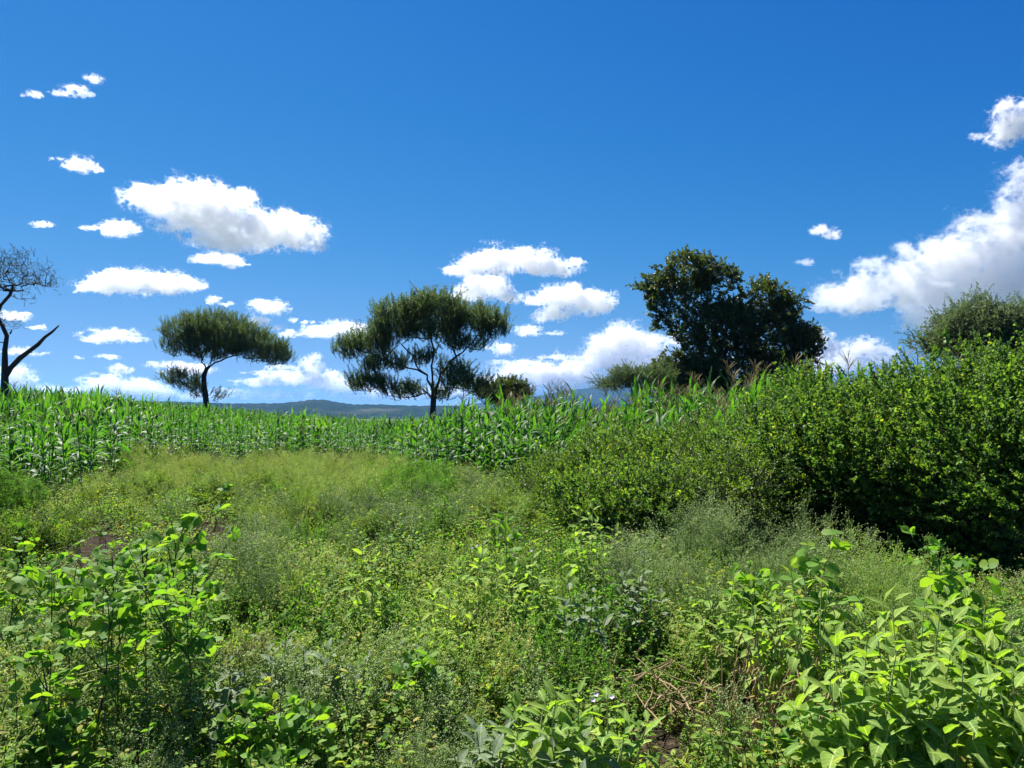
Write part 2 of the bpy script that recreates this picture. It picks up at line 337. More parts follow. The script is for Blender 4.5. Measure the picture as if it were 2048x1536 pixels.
rng = np.random.RandomState(7)
M = {
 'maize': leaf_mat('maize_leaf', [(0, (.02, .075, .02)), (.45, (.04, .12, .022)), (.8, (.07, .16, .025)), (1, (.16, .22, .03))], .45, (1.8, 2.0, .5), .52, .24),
 'maize_stalk': leaf_mat('maize_stalk', [(0, (.08, .16, .04)), (1, (.16, .2, .06))], .1, (1, 1, 1), .5, .3),
 'tassel': leaf_mat('maize_tassel', [(0, (.17, .18, .06)), (.5, (.25, .22, .09)), (1, (.3, .18, .1))], .3, (1.2, 1.1, .9), .7, .2),
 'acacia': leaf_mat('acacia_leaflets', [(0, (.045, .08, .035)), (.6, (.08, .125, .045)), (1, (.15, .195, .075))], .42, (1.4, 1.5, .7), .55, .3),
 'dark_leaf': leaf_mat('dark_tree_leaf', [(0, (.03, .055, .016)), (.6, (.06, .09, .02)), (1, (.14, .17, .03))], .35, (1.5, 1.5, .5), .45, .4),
 'grey_leaf': leaf_mat('grey_green_leaf', [(0, (.075, .12, .055)), (1, (.16, .21, .10))], .42, (1.2, 1.3, .7), .55, .3),
 'hedge': leaf_mat('hedge_leaf', [(0, (.04, .10, .03)), (.5, (.085, .175, .04)), (.9, (.2, .29, .05)), (1, (.42, .38, .04))], .42, (1.6, 1.7, .5), .55, .2),
 'thicket': leaf_mat('thicket_leaf', [(0, (.045, .09, .022)), (.6, (.10, .17, .035)), (.92, (.19, .25, .05)), (1, (.38, .34, .05))], .42, (1.6, 1.7, .5), .45, .4),
 'broad': leaf_mat('broad_leaf', [(0, (.085, .18, .03)), (.6, (.17, .27, .04)), (.93, (.27, .33, .05)), (1, (.5, .43, .04))], .42, (1.6, 1.8, .5), .75, .15, .3, vein=(.36, .42, .16)),
 'woolly': leaf_mat('woolly_leaf', [(0, (.10, .15, .08)), (.6, (.15, .2, .11)), (1, (.2, .26, .12))], .3, (1.3, 1.6, .6), .8, .2, .3, vein=(.26, .3, .2)),
 'round': leaf_mat('round_leaflet', [(0, (.07, .17, .03)), (.6, (.13, .26, .035)), (1, (.25, .34, .04))], .48, (1.5, 1.65, .5), .6, .2),
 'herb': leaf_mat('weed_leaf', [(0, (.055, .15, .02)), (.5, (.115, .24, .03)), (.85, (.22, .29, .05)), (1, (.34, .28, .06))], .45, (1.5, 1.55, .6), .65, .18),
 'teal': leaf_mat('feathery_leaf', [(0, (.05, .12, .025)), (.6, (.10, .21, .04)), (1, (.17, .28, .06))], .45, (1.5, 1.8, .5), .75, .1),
 'grass': leaf_mat('grass_blade', [(0, (.09, .18, .02)), (.5, (.19, .27, .03)), (.85, (.32, .34, .06)), (1, (.4, .33, .1))], .45, (1.6, 1.7, .6), .65, .12),
 'dry': leaf_mat('dry_grass_panicle', [(0, (.24, .38, .11)), (.5, (.38, .47, .18)), (1, (.6, .57, .33))], .55, (1.4, 1.4, .7), .8, .05),
 'white': leaf_mat('white_flower_heads', [(0, (.3, .38, .16)), (.6, (.46, .52, .28)), (1, (.7, .7, .5))], .4, (1, 1.1, .8), .8, .08),
 'grey_stem': leaf_mat('weed_stem', [(0, (.16, .28, .06)), (1, (.28, .4, .12))], .5, (1, 1, 1), .8, .05),
 'lilac': leaf_mat('lilac_petals', [(0, (.5, .42, .6)), (1, (.65, .58, .7))], .3, (1, 1, 1), .6, .2),
 'dead': leaf_mat('dead_stems', [(0, (.12, .08, .04)), (.6, (.26, .19, .1)), (1, (.42, .34, .2))], .15, (1, .9, .8), .8, .15),
 'pod': leaf_mat('dry_pods', [(0, (.24, .19, .07)), (1, (.42, .35, .16))], .3, (1, .9, .8), .8, .15),
 'twig_leaf': leaf_mat('sparse_dark_leaflets', [(0, (.02, .035, .015)), (1, (.05, .07, .03))], .3, (1.3, 1.4, .7), .6, .2),
 'bark': solid_mat('bark', (.03, .024, .019), (.085, .068, .052), 9, .9, .8, (1, 1, .25)),
 'stem': solid_mat('brown_green_stem', (.05, .045, .02), (.13, .11, .05), 20, .8, .2),
 'green_stem': solid_mat('pale_green_stem', (.2, .28, .09), (.32, .36, .14), 15, .7, .1),
}

# ------------------------------------------------------------------ terrain
def sst(x): x = np.clip(x, 0, 1); return x * x * (3 - 2 * x)
def gz(x, y):
    x = np.asarray(x, float); y = np.asarray(y, float)
    yy = np.maximum(y, 1.)
    px = 1024 + F * x / yy
    r = np.interp(px, [-1200, 0, 300, 450, 650, 860, 1100, 3000], [2.6, 1.8, 1.15, .8, 0.0, -.35, -.3, .2])
    r = r * sst((y - 22) / 50)
    d = np.hypot(x, y)
    far = -16 * sst((np.maximum(y, d * .6) - 95) / 600)
    bump = .10 * vnoise(x * .35, y * .35, x * 0 + .5, 3) + .05 * vnoise(x * 1.3, y * 1.3, x * 0 + .5, 4)
    bump = bump * np.clip(d / 3, 0, 1) * (d < 400)
    return r + far + bump

def gpt(px, py):
    """ground point seen at a picture pixel (terrain walked along the ray)"""
    v = np.array(pix(px, py, 1.0)) - [0, 0, CAMZ]
    for D in np.arange(2.0, 90, .05):
        p = np.array([0, 0, CAMZ]) + v * D
        if p[2] <= float(gz(p[0], p[1])): return np.array([p[0], p[1], float(gz(p[0], p[1]))])
    return p

def ground_material():
    m = bpy.data.materials.new('soil_and_grass'); m.use_nodes = True; t = m.node_tree; N = t.nodes.new; K = t.links.new; p = t.nodes['Principled BSDF']
    tc = N('ShaderNodeTexCoord')
    n1 = N('ShaderNodeTexNoise'); n1.inputs['Scale'].default_value = 1.1; n1.inputs['Detail'].default_value = 8; n1.inputs['Roughness'].default_value = .7; K(tc.outputs['Object'], n1.inputs['Vector'])
    n2 = N('ShaderNodeTexNoise'); n2.inputs['Scale'].default_value = 22; n2.inputs['Detail'].default_value = 6; K(tc.outputs['Object'], n2.inputs['Vector'])
    near = ramp(t, n2.outputs[0], [(.3, (.012, .010, .007)), (.55, (.028, .021, .014)), (.75, (.085, .065, .04))])
    n3 = N('ShaderNodeTexNoise'); n3.inputs['Scale'].default_value = .012; n3.inputs['Detail'].default_value = 10; n3.inputs['Roughness'].default_value = .7; K(tc.outputs['Object'], n3.inputs['Vector'])
    farc = ramp(t, n3.outputs[0], [(.35, (.03, .05, .02)), (.5, (.06, .08, .03)), (.62, (.12, .12, .06))])
    geo = N('ShaderNodeVectorMath'); geo.operation = 'LENGTH'; K(tc.outputs['Object'], geo.inputs[0])
    mr = N('ShaderNodeMapRange'); mr.inputs[1].default_value = 90; mr.inputs[2].default_value = 200; K(geo.outputs['Value'], mr.inputs[0])
    mx = N('ShaderNodeMix'); mx.data_type = 'RGBA'; K(mr.outputs[0], mx.inputs[0]); K(near, mx.inputs[6]); K(farc, mx.inputs[7])
    K(mx.outputs[2], p.inputs['Base Color']); p.inputs['Roughness'].default_value = 1; p.inputs['Specular IOR Level'].default_value = .1
    b = N('ShaderNodeBump'); b.inputs['Distance'].default_value = .06; b.inputs['Strength'].default_value = .9; K(n2.outputs[0], b.inputs['Height']); K(b.outputs[0], p.inputs['Normal'])
    return m

def make_ground():
    rr = np.concatenate([[0.0], np.geomspace(.4, 16000, 230)]); aa = np.linspace(0, 2 * np.pi, 361)[:-1]
    RR, AA = np.meshgrid(rr, aa, indexing='ij'); X = RR * np.sin(AA); Y = RR * np.cos(AA); Z = gz(X, Y)
    v = np.stack([X, Y, Z], -1).reshape(-1, 3); n = len(aa)
    i = np.arange(len(rr) - 1)[:, None] * n; j = np.arange(n)[None]; j2 = (j + 1) % n
    b = MB(); b.add(v, np.stack([i + j, i + n + j, i + n + j2, i + j2], -1).reshape(-1, 4)[:, ::-1])
    o = b.build('ground', ground_material()); me = o.data
    tag(o, 'dark soil ground under the weeds and the maize field', kind='structure')
make_ground()

def hill_mat(name, a, b_, c):
    m = bpy.data.materials.new(name); m.use_nodes = True; t = m.node_tree; N = t.nodes.new; K = t.links.new; p = t.nodes['Principled BSDF']
    tc = N('ShaderNodeTexCoord'); n1 = N('ShaderNodeTexNoise'); n1.inputs['Scale'].default_value = .03; n1.inputs['Detail'].default_value = 9; n1.inputs['Roughness'].default_value = .8; K(tc.outputs['Object'], n1.inputs['Vector'])
    n2 = N('ShaderNodeTexNoise'); n2.inputs['Scale'].default_value = .003; n2.inputs['Detail'].default_value = 5; K(tc.outputs['Object'], n2.inputs['Vector'])
    c1 = ramp(t, n1.outputs[0], [(.4, a), (.6, b_)]); mx = N('ShaderNodeMix'); mx.data_type = 'RGBA'
    mr = N('ShaderNodeMapRange'); mr.inputs[1].default_value = .52; mr.inputs[2].default_value = .66; K(n2.outputs[0], mr.inputs[0]); K(mr.outputs[0], mx.inputs[0]); K(c1, mx.inputs[6]); mx.inputs[7].default_value = (*c, 1)
    K(mx.outputs[2], p.inputs['Base Color']); p.inputs['Roughness'].default_value = 1; p.inputs['Specular IOR Level'].default_value = 0
    bp = N('ShaderNodeBump'); bp.inputs['Distance'].default_value = 12; K(n1.outputs[0], bp.inputs['Height']); K(bp.outputs[0], p.inputs['Normal'])
    return m

def ridge(name, D, prof, depth, mat, label, seed, tree=0):
    """a range of hills whose crest runs at distance D; prof = (pixel column, pixel row) of the crest"""
    pxs = np.array([a for a, _ in prof], float); pys = np.array([b for _, b in prof], float)
    nx = 900; px = np.linspace(pxs[0], pxs[-1], nx); hy = np.interp(px, pxs, pys)
    k = np.hanning(15); k /= k.sum(); hy = np.convolve(np.pad(hy, 7, 'edge'), k, 'valid')
    H = CAMZ + (HZ - hy) / F * D + 16
    u = np.linspace(-1, 1, 41)
    X = ((px - 1024) / F * D)[:, None] * (1 + u[None] * depth / D); Y = D + u[None] * depth + 0 * X
    prof_u = np.where(u < 0, np.maximum(0, 1 - np.abs(u) ** 1.3) ** 1.3, np.maximum(0, 1 - u ** 2))
    nz_ = vnoise(X / 260., Y / 200., X * 0, seed) * .18 + vnoise(X / 90., Y / 80., X * 0, seed + 1) * .08
    Z = H[:, None] * prof_u[None] * (1 + nz_ * np.minimum(1, np.abs(u[None]) * 4) )
    if tree: Z = Z + tree * (vnoise(X / 14., Y / 14., X * 0, seed + 5)) * (Z > 8)
    b = MB(); b.add(np.stack([X, Y, Z - 17], -1).reshape(-1, 3), grid_faces(nx, 41)[:, ::-1])
    o = b.build(name, mat); tag(o, label, kind='structure'); return o
ridge('hills', 3000, [(-700, 812), (0, 806), (200, 801), (330, 803), (450, 807), (520, 806), (575, 806), (600, 801), (632, 798), (660, 801), (700, 808), (760, 809), (830, 812), (900, 812), (1000, 816), (1150, 815), (1500, 812), (2000, 806), (2900, 800)], 700,
      hill_mat('wooded_hill', (.008, .016, .008), (.026, .038, .018), (.06, .065, .035)), 'low dark wooded hills on the horizon behind the maize', 11, 3)
ridge('mountain', 6200, [(700, 826), (900, 812), (1040, 797), (1080, 790), (1115, 784), (1150, 779), (1185, 775), (1230, 770), (1300, 760), (1380, 752), (1460, 756), (1560, 764), (1640, 762), (1760, 775), (1900, 790), (2200, 806), (2700, 820)], 1500,
      hill_mat('far_mountain', (.012, .022, .014), (.03, .042, .025), (.045, .055, .035)), 'pale blue mountain far behind the maize on the right', 12)

hz = MB(); s_ = 12500.
hv_ = np.array([[x, y, z] for z in (-19, 330) for x, y in ((-s_, -2000), (s_, -2000), (s_, 11500), (-s_, 11500))], float)
hz.add(hv_, [[3, 2, 1, 0], [4, 5, 6, 7], [0, 1, 5, 4], [1, 2, 6, 5], [2, 3, 7, 6], [3, 0, 4, 7]])
hm = bpy.data.materials.new('haze_air'); hm.use_nodes = True; hm.node_tree.nodes.clear()
hv = hm.node_tree.nodes.new('ShaderNodeVolumePrincipled'); hv.inputs['Color'].default_value = (.16, .45, 1, 1); hv.inputs['Density'].default_value = HAZE; hv.inputs['Anisotropy'].default_value = .35
ho = hm.node_tree.nodes.new('ShaderNodeOutputMaterial'); hm.node_tree.links.new(hv.outputs[0], ho.inputs['Volume'])
tag(hz.build('haze', hm, smooth=False), 'thin pale blue haze over the whole valley', kind='stuff')
# ------------------------------------------------------------------ scatter (stuff only)
def scatter(name, P, rot, scl, protos, mat=None, parent=None, idx=None):
    P = np.asarray(P, np.float32); n = len(P)
    me = bpy.data.meshes.new(name); me.vertices.add(n); me.vertices.foreach_set('co', P.ravel())
    a = me.attributes.new('rot', 'FLOAT_VECTOR', 'POINT'); a.data.foreach_set('vector', np.asarray(rot, np.float32).ravel())
    a = me.attributes.new('scl', 'FLOAT', 'POINT'); a.data.foreach_set('value', np.asarray(scl, np.float32).ravel())
    a = me.attributes.new('idx', 'INT', 'POINT'); a.data.foreach_set('value', np.asarray(rng.randint(0, len(protos), n) if idx is None else idx, np.int32))
    o = bpy.data.objects.new(name, me); C.objects.link(o)
    if parent: o.parent = parent
    g = bpy.data.node_groups.new('scatter_' + name, 'GeometryNodeTree')
    g.interface.new_socket('Geometry', in_out='INPUT', socket_type='NodeSocketGeometry'); g.interface.new_socket('Geometry', in_out='OUTPUT', socket_type='NodeSocketGeometry')
    N = g.nodes.new; K = g.links.new
    gi = N('NodeGroupInput'); go = N('NodeGroupOutput'); iop = N('GeometryNodeInstanceOnPoints'); jn = N('GeometryNodeJoinGeometry')
    for p in protos[::-1]:                             # a multi-input socket reads its newest link first
        oi = N('GeometryNodeObjectInfo'); oi.inputs['Object'].default_value = p; g2 = N('GeometryNodeGeometryToInstance')
        K(oi.outputs['Geometry'], g2.inputs[0]); K(g2.outputs[0], jn.inputs[0])
    def at(nm, dt):
        q = N('GeometryNodeInputNamedAttribute'); q.data_type = dt; q.inputs[0].default_value = nm; return q.outputs[0]
    e2r = N('FunctionNodeEulerToRotation'); K(at('rot', 'FLOAT_VECTOR'), e2r.inputs[0])
    K(gi.outputs[0], iop.inputs['Points']); K(jn.outputs[0], iop.inputs['Instance']); iop.inputs['Pick Instance'].default_value = True
    K(at('idx', 'INT'), iop.inputs['Instance Index']); K(e2r.outputs[0], iop.inputs['Rotation']); K(at('scl', 'FLOAT'), iop.inputs['Scale'])
    K(iop.outputs[0], go.inputs[0])
    md = o.modifiers.new('scatter', 'NODES'); md.node_group = g
    o['kind'] = 'stuff'
    return o

def eul(Rm):
    """matrices (N,3,3) -> XYZ euler"""
    sy = np.hypot(Rm[:, 0, 0], Rm[:, 1, 0])
    return np.stack([np.arctan2(Rm[:, 2, 1], Rm[:, 2, 2]), np.arctan2(-Rm[:, 2, 0], sy), np.arctan2(Rm[:, 1, 0], Rm[:, 0, 0])], -1)

# ------------------------------------------------------------------ trees
def grow(trunk, tr_r, targets, step=.35, up=.25, r_tip=.006, expo=2.3, seed=0, limbs=()):
    """branch skeleton: every target is tied to the nearest living node, then pipe-model radii"""
    rs = np.random.RandomState(seed)
    pos = [np.array(p, float) for p in trunk]; par = [-1] + list(range(len(trunk) - 1)); fixed = len(trunk)
    for z in limbs:
        j = int(np.argmin([np.linalg.norm(p - z[0]) for p in pos])); z = [p + rs.randn(3) * .05 for p in z]
        for p in z[1:]: pos.append(p); par.append(j); j = len(pos) - 1
    fixed0 = fixed; fixed = len(pos)
    order = np.argsort(np.linalg.norm(targets - np.array(trunk[len(trunk) * 2 // 3]), axis=1) + rs.rand(len(targets)) * .8)
    cap = np.zeros((fixed + len(targets) * 14, 3)); cap[:fixed] = pos; n = fixed
    start = max(1, int(fixed0 * .45))
    tips = []
    for ti in order:
        t = targets[ti]; d = t - cap[start:n]; L = np.linalg.norm(d, axis=1)
        cost = L + .9 * np.maximum(0, -d[:, 2]) + .25 * np.maximum(0, L - d[:, 2] * 1.2) * 0
        j = start + int(np.argmin(cost)); a = cap[j]; L = L[j - start]
        k = max(1, min(12, int(round(L / step)))); prev = j
        out = (t - a) / max(L, 1e-6); sag = np.array([0, 0, 1.]) * up * L * .5 + rs.randn(3) * .08 * L
        for q in range(1, k + 1):
            u = q / k; p = a + (t - a) * u - np.array([0, 0, 1.]) * 0 + (sag * 4 * u * (1 - u)) * .25 + (rs.randn(3) * .06 * step if q < k else 0)
            cap[n] = p; par.append(prev); prev = n; n += 1
        tips.append(prev)
    pos = cap[:n]; par = np.array(par); acc = np.zeros(n); kids = [[] for _ in range(n)]
    for i in range(n): 
        if par[i] >= 0: kids[par[i]].append(i)
    for i in range(n - 1, -1, -1):
        if not kids[i]: acc[i] = r_tip ** expo
        if par[i] >= 0: acc[par[i]] += acc[i]
    r = acc ** (1 / expo)
    fixed = fixed0; r[:fixed] = np.maximum(r[:fixed], np.interp(np.arange(fixed), np.linspace(0, fixed - 1, len(tr_r)), tr_r))
    return pos, par, kids, r, np.array(tips), fixed

def skeleton_meshes(sk, parent, thick=.045):
    pos, par, kids, r, tips, fixed = sk; A = MB(); B = MB(); stack = [0]
    while stack:
        i = stack.pop(); chain = [par[i]] if par[i] >= 0 else []
        rr = [min(r[par[i]], r[i] * 1.25)] if chain else []
        while True:
            chain.append(i); rr.append(r[i])
            if not kids[i]: break
            ks = sorted(kids[i], key=lambda q: -r[q]); 
            if i < fixed - 1: ks = sorted(kids[i], key=lambda q: q != i + 1)
            stack += ks[1:]; i = ks[0]
        rr = np.array(rr); P = pos[chain]
        big = rr.max() > thick
        (A if big else B).tube(P, rr, 7 if rr.max() > .1 else (5 if big else 3))
    if A.n: A.build('trunk', M['bark'], parent)
    if B.n:
        o = B.build('twig', M['bark'], parent); o['kind'] = 'stuff'

def lobes_points(lobes, D, n, rs, shell=.5, sep=None):
    """points inside picture-drawn ellipsoid lobes (px, py, rx, ry[, depth offset m]); -> points, outward normals"""
    s = D / F; vol = np.array([l[2] * l[3] * (l[2] + l[3]) / 2 for l in lobes]) ** .8; pick = rs.choice(len(lobes), n, p=vol / vol.sum())
    out, nor = [], []
    for k in pick:
        l = lobes[k]; d = unit(rs.randn(1, 3))[0]; q = rs.rand() ** (1 / 3.) * (1 - shell) + shell * (1 - .12 * rs.rand()) if rs.rand() < .6 else rs.rand() ** (1 / 3.)
        c = np.array(pix(l[0], l[1], D)) + [0, l[4] if len(l) > 4 else 0, 0]
        ax = np.array([l[2] * s, max(l[2], l[3]) * .85 * s, l[3] * s])
        out.append(c + d * ax * q); nor.append(d / ax * ax.mean())
    return np.array(out), unit(np.array(nor))

def root(name, x, y, z=None):
    o = bpy.data.objects.new(name, None); C.objects.link(o); o.location = (x, y, float(gz(x, y)) if z is None else z); o.empty_display_size = .2
    return o

# shoots and sprigs used inside crowns
def sprig(nleaf, L, leaf, lsize, mat, seed, spread=1.0, stem_r=.006, up=.35, taper=.5, droop=.2):
    """a small branch along +Y carrying leaves all round"""
    global rng
    rs = np.random.RandomState(seed); b = MB(); k = 6
    t = np.linspace(0, 1, k); P = np.stack([.04 * L * np.sin(t * 3 + seed), t * L, -droop * L * t ** 2], -1)
    b.tube(P, np.linspace(stem_r, stem_r * .3, k), 3, .3, 1)
    tt = rs.rand(nleaf) ** .8 * .92 + .08; az = np.arange(nleaf) * 2.4 + rs.rand(nleaf)
    base = np.stack([np.interp(tt, t, P[:, i]) for i in range(3)], -1)
    d = np.stack([np.cos(az) * spread, up + rs.rand(nleaf) * .5, np.sin(az) * spread * .8], -1)
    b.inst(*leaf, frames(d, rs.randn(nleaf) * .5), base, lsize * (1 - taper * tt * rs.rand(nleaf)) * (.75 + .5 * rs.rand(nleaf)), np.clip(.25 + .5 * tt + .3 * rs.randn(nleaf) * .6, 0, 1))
    return b.build('sprig', [mat, M['bark']], link=False)

lf_small = leaf_t(.3, 3, .2, .3, outline='lance'); lf_oval = leaf_t(.55, 4, .2, .5, outline='ovate'); lf_heart = leaf_t(.75, 4, .25, .6, outline='heart')
lf_let = leaf_t(.42, 3, .2, .3, outline='lance')
def bottle(n, L, seed, mat):
    rs = np.random.RandomState(seed); b = MB(); k = 5; t = np.linspace(0, 1, k)
    P = np.stack([.1 * L * np.sin(t * 2.5 + seed), t * L, .05 * L * np.cos(t * 3 + seed)], -1); b.tube(P, np.linspace(.008, .003, k), 3, .2, 1)
    tt = np.linspace(.05, 1, n); az = np.arange(n) * 2.39
    base = np.stack([np.interp(tt, t, P[:, i]) for i in range(3)], -1)
    d = np.stack([np.cos(az), .55 + .3 * rs.rand(n), np.sin(az)], -1)
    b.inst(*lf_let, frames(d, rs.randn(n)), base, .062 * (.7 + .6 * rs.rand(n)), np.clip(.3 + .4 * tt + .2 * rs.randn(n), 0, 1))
    return b.build('shoot', [mat, M['bark']], link=False)
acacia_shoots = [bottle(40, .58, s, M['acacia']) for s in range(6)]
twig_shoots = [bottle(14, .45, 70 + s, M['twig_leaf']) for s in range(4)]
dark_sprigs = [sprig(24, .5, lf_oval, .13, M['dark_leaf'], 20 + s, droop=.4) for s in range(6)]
grey_sprigs = [sprig(30, .5, lf_oval, .06, M['grey_leaf'], 30 + s) for s in range(5)]
hedge_sprigs = [sprig(24, .32, lf_heart, .05, M['hedge'], 40 + s, droop=.15) for s in range(8)]
thick_sprigs = [sprig(24, .3, lf_oval, .04, M['thicket'], 50 + s, droop=.1, stem_r=.004) for s in range(6)]

def crown(parent, sk, protos, per_tip, rs, upward, size, name='crown', jitter=.08, bend=0, extra=None, lodir=None):
    pos, par, kids, r, tips, fixed = sk
    n = len(tips) * per_tip; ti = np.repeat(tips, per_tip)
    d0 = unit(pos[tips] - pos[par[tips]]); d = np.repeat(d0, per_tip, 0) + np.array([0, 0, upward]) + rs.randn(n, 3) * .42
    if lodir is not None: d += lodir
    d = unit(d); u = rs.rand(n)[:, None]; P = pos[ti] * (1 - u * .6) + pos[par[ti]] * u * .6 + rs.randn(n, 3) * jitter
    Rm = frames(d, rs.rand(n) * 6.28)
    inv = np.array(parent.location); 
    return scatter(name, P, eul(Rm), size * (.65 + .7 * rs.rand(n)), protos, parent=parent)

def tree(name, label, D, basepx, trunk_px, tr_r, lobes, ntarget, per_tip, protos, upward, size, seed, group=None, step=.35, shell=.5, dy=None, r_tip=.006, limbs=(), jitter=.12):
    rs = np.random.RandomState(seed)
    b = pix(basepx, 826, D); gx, gy = b.x, b.y; zz = float(gz(gx, gy))
    e = root(name, gx, gy, zz); tag(e, label, 'tree', group)
    tr = [np.array([gx, gy, zz - .1])] + [np.array(pix(p[0], p[1], D)) + [0, p[2] if len(p) > 2 else 0, 0] for p in trunk_px]
    T = [tr[0]]                                        # resample the trunk
    for a, c in zip(tr[:-1], tr[1:]):
        k = max(2, int(np.linalg.norm(c - a) / step))
        T += [a + (c - a) * q / k for q in range(1, k + 1)]
    LB = []
    for l in limbs:
        q = [np.array(pix(p[0], p[1], D)) + [0, p[2] if len(p) > 2 else 0, 0] for p in l]; z = [q[0]]
        for a, c in zip(q[:-1], q[1:]):
            k = max(2, int(np.linalg.norm(c - a) / step)); z += [a + (c - a) * i / k for i in range(1, k + 1)]
        LB.append(z)
    targets, nor = lobes_points(lobes, D, ntarget, rs, shell)
    sk = grow(T, tr_r, targets, step, seed=seed, r_tip=r_tip, limbs=LB)
    sk = (sk[0] - np.array([gx, gy, zz]),) + sk[1:]
    skeleton_meshes(sk, e)
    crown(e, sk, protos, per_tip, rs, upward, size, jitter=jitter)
    return e, sk

G_TREES = 'trees around the maize field'
tree('acacia_tree', 'flat-topped umbrella acacia with an even dark crown leaning right, standing left in the maize', 60, 417,
     [(411, 790), (408, 770), (408, 752), (413, 738)], [.27, .23, .2, .16],
     [(380, 665, 60, 28), (430, 655, 70, 26), (470, 680, 70, 30), (520, 700, 55, 26), (355, 690, 38, 24), (420, 700, 60, 22), (552, 716, 30, 18), (345, 757, 28, 12), (372, 765, 28, 18), (395, 785, 22, 14), (437, 795, 16, 8)],
     1200, 5, acacia_shoots, 1.3, 1.1, 101, G_TREES, step=.45, limbs=[[(413, 738), (404, 722), (402, 708), (385, 690)], [(413, 738), (430, 725), (465, 712), (510, 705)], [(413, 738), (425, 715), (432, 690)], [(409, 780), (395, 768), (375, 758)], [(413, 738), (420, 720, 2), (430, 695, 4)], [(413, 738), (425, 718, -2), (440, 700, -4)]])
tree('acacia_tree', 'spiky feathery acacia with layered crown and open branches, standing in the centre of the view', 40, 862,
     [(866, 810), (868, 785)], [.2, .17, .15],
     [(800, 638, 60, 19), (870, 622, 70, 22), (945, 645, 62, 19), (985, 664, 36, 13), (745, 692, 50, 19), (700, 706, 32, 14), (780, 665, 50, 15), (860, 665, 70, 15), (930, 693, 45, 11), (738, 772, 48, 13), (800, 786, 45, 11), (930, 772, 52, 11), (968, 786, 35, 8), (880, 795, 28, 7), (770, 735, 50, 11), (905, 746, 40, 7), (845, 722, 30, 8), (1005, 650, 18, 8)],
     1500, 3, acacia_shoots, 1.6, 1.15, 102, G_TREES, limbs=[[(868, 785), (866, 750), (868, 715), (862, 670)], [(868, 785), (848, 750), (825, 715), (795, 680)], [(868, 785), (885, 745), (912, 712), (945, 685)], [(867, 795), (840, 775), (795, 765), (750, 768)], [(868, 785), (895, 780), (930, 772)], [(868, 785), (862, 750, -1), (850, 700, -2.5)], [(868, 785), (872, 740, 1.2), (880, 700, 2.6)], [(848, 750), (800, 728), (740, 710)]])
tree('acacia_tree', 'low spreading acacia partly hidden left of the big dark tree', 46, 1290,
     [(1285, 790), (1275, 775)], [.14, .08],
     [(1230, 772, 38, 9), (1255, 752, 35, 12), (1285, 762, 40, 18), (1215, 768, 22, 8), (1320, 755, 30, 20)], 330, 4, acacia_shoots, .5, .9, 103, G_TREES)
tree('broadleaf_tree', 'big dark broad-leaved tree with two billowing crowns above the maize', 50, 1465,
     [(1462, 780), (1455, 740), (1440, 700), (1425, 650)], [.5, .42, .3, .2],
     [(1330, 570, 42, 24), (1385, 545, 65, 36), (1430, 560, 45, 30), (1318, 595, 26, 34), (1375, 605, 50, 35), (1295, 578, 22, 10), (1390, 520, 22, 12), (1330, 640, 22, 18), (1452, 625, 36, 22),
      (1485, 618, 40, 34), (1535, 608, 44, 40), (1570, 620, 32, 30), (1450, 660, 70, 45), (1540, 680, 75, 50), (1380, 665, 40, 30), (1600, 690, 38, 45), (1400, 720, 55, 35), (1370, 755, 60, 30), (1338, 742, 34, 24), (1400, 770, 60, 24), (1340, 775, 50, 25),
      (1470, 745, 70, 45), (1560, 750, 60, 40), (1625, 690, 22, 10), (1525, 570, 20, 10), (1600, 605, 14, 10), (1420, 790, 60, 25)],
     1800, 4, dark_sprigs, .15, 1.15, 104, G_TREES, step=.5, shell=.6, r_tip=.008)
tree('bush', 'small dark rounded bush behind the maize just right of the central acacia', 48, 1020,
     [(1018, 800), (1015, 788)], [.1, .06],
     [(1000, 790, 34, 18), (1030, 785, 30, 20), (1010, 775, 26, 12), (975, 790, 22, 12)], 260, 6, dark_sprigs, .3, .7, 105, G_TREES)
tree('leafy_tree', 'grey-green fine-leaved tree rising behind the tall hedge at the right edge', 24, 1980,
     [(1975, 760), (1965, 720)], [.16, .1],
     [(1945, 655, 70, 36), (2010, 650, 60, 34), (1880, 690, 45, 22), (1930, 690, 70, 30), (2010, 700, 70, 35), (2090, 680, 60, 60), (1850, 690, 26, 9), (1960, 622, 30, 16)], 900, 5, grey_sprigs, .3, .85, 106, G_TREES, step=.25, r_tip=.004)
# sparse tree at the left edge with the dead limb
e_, sk_ = tree('bare_tree', 'sparse half-bare tree at the left edge with a bare broken dead limb', 38, 6,
     [(10, 790), (10, 740), (10, 700), (14, 672), (4, 650), (-6, 632), (2, 610), (20, 590), (26, 572)], [.24, .21, .17, .11, .08, .05],
     [(20, 560, 40, 24), (55, 545, 45, 28), (10, 520, 40, 22), (85, 560, 30, 16), (-40, 540, 50, 40), (100, 570, 22, 9), (50, 595, 22, 7), (40, 510, 25, 14), (22, 650, 22, 9), (5, 640, 18, 12), (-30, 700, 20, 30)],
     650, 1, twig_shoots, .4, .8, 107, G_TREES, step=.3, r_tip=.008)
b_ = MB(); pts_ = [pix(x, y, 38) for x, y in ((12, 752), (22, 735), (40, 716), (56, 704), (76, 689), (90, 674), (104, 664), (118, 651))]
b_.tube(np.array([list(p) for p in pts_]) - np.array(e_.location), [.13, .125, .13, .11, .10, .075, .065, .03], 7)
for a_, c_ in (((82, 683), (86, 676)), ((60, 700), (64, 706)), ((20, 668), (24, 660))):
    b_.tube(np.array([list(pix(*a_, 38)), list(pix(*c_, 38))]) - np.array(e_.location), [.05, .03], 5)
o_ = b_.build('dead_limb', M['bark'], e_); o_['label'] = 'bare broken limb reaching up to the right'
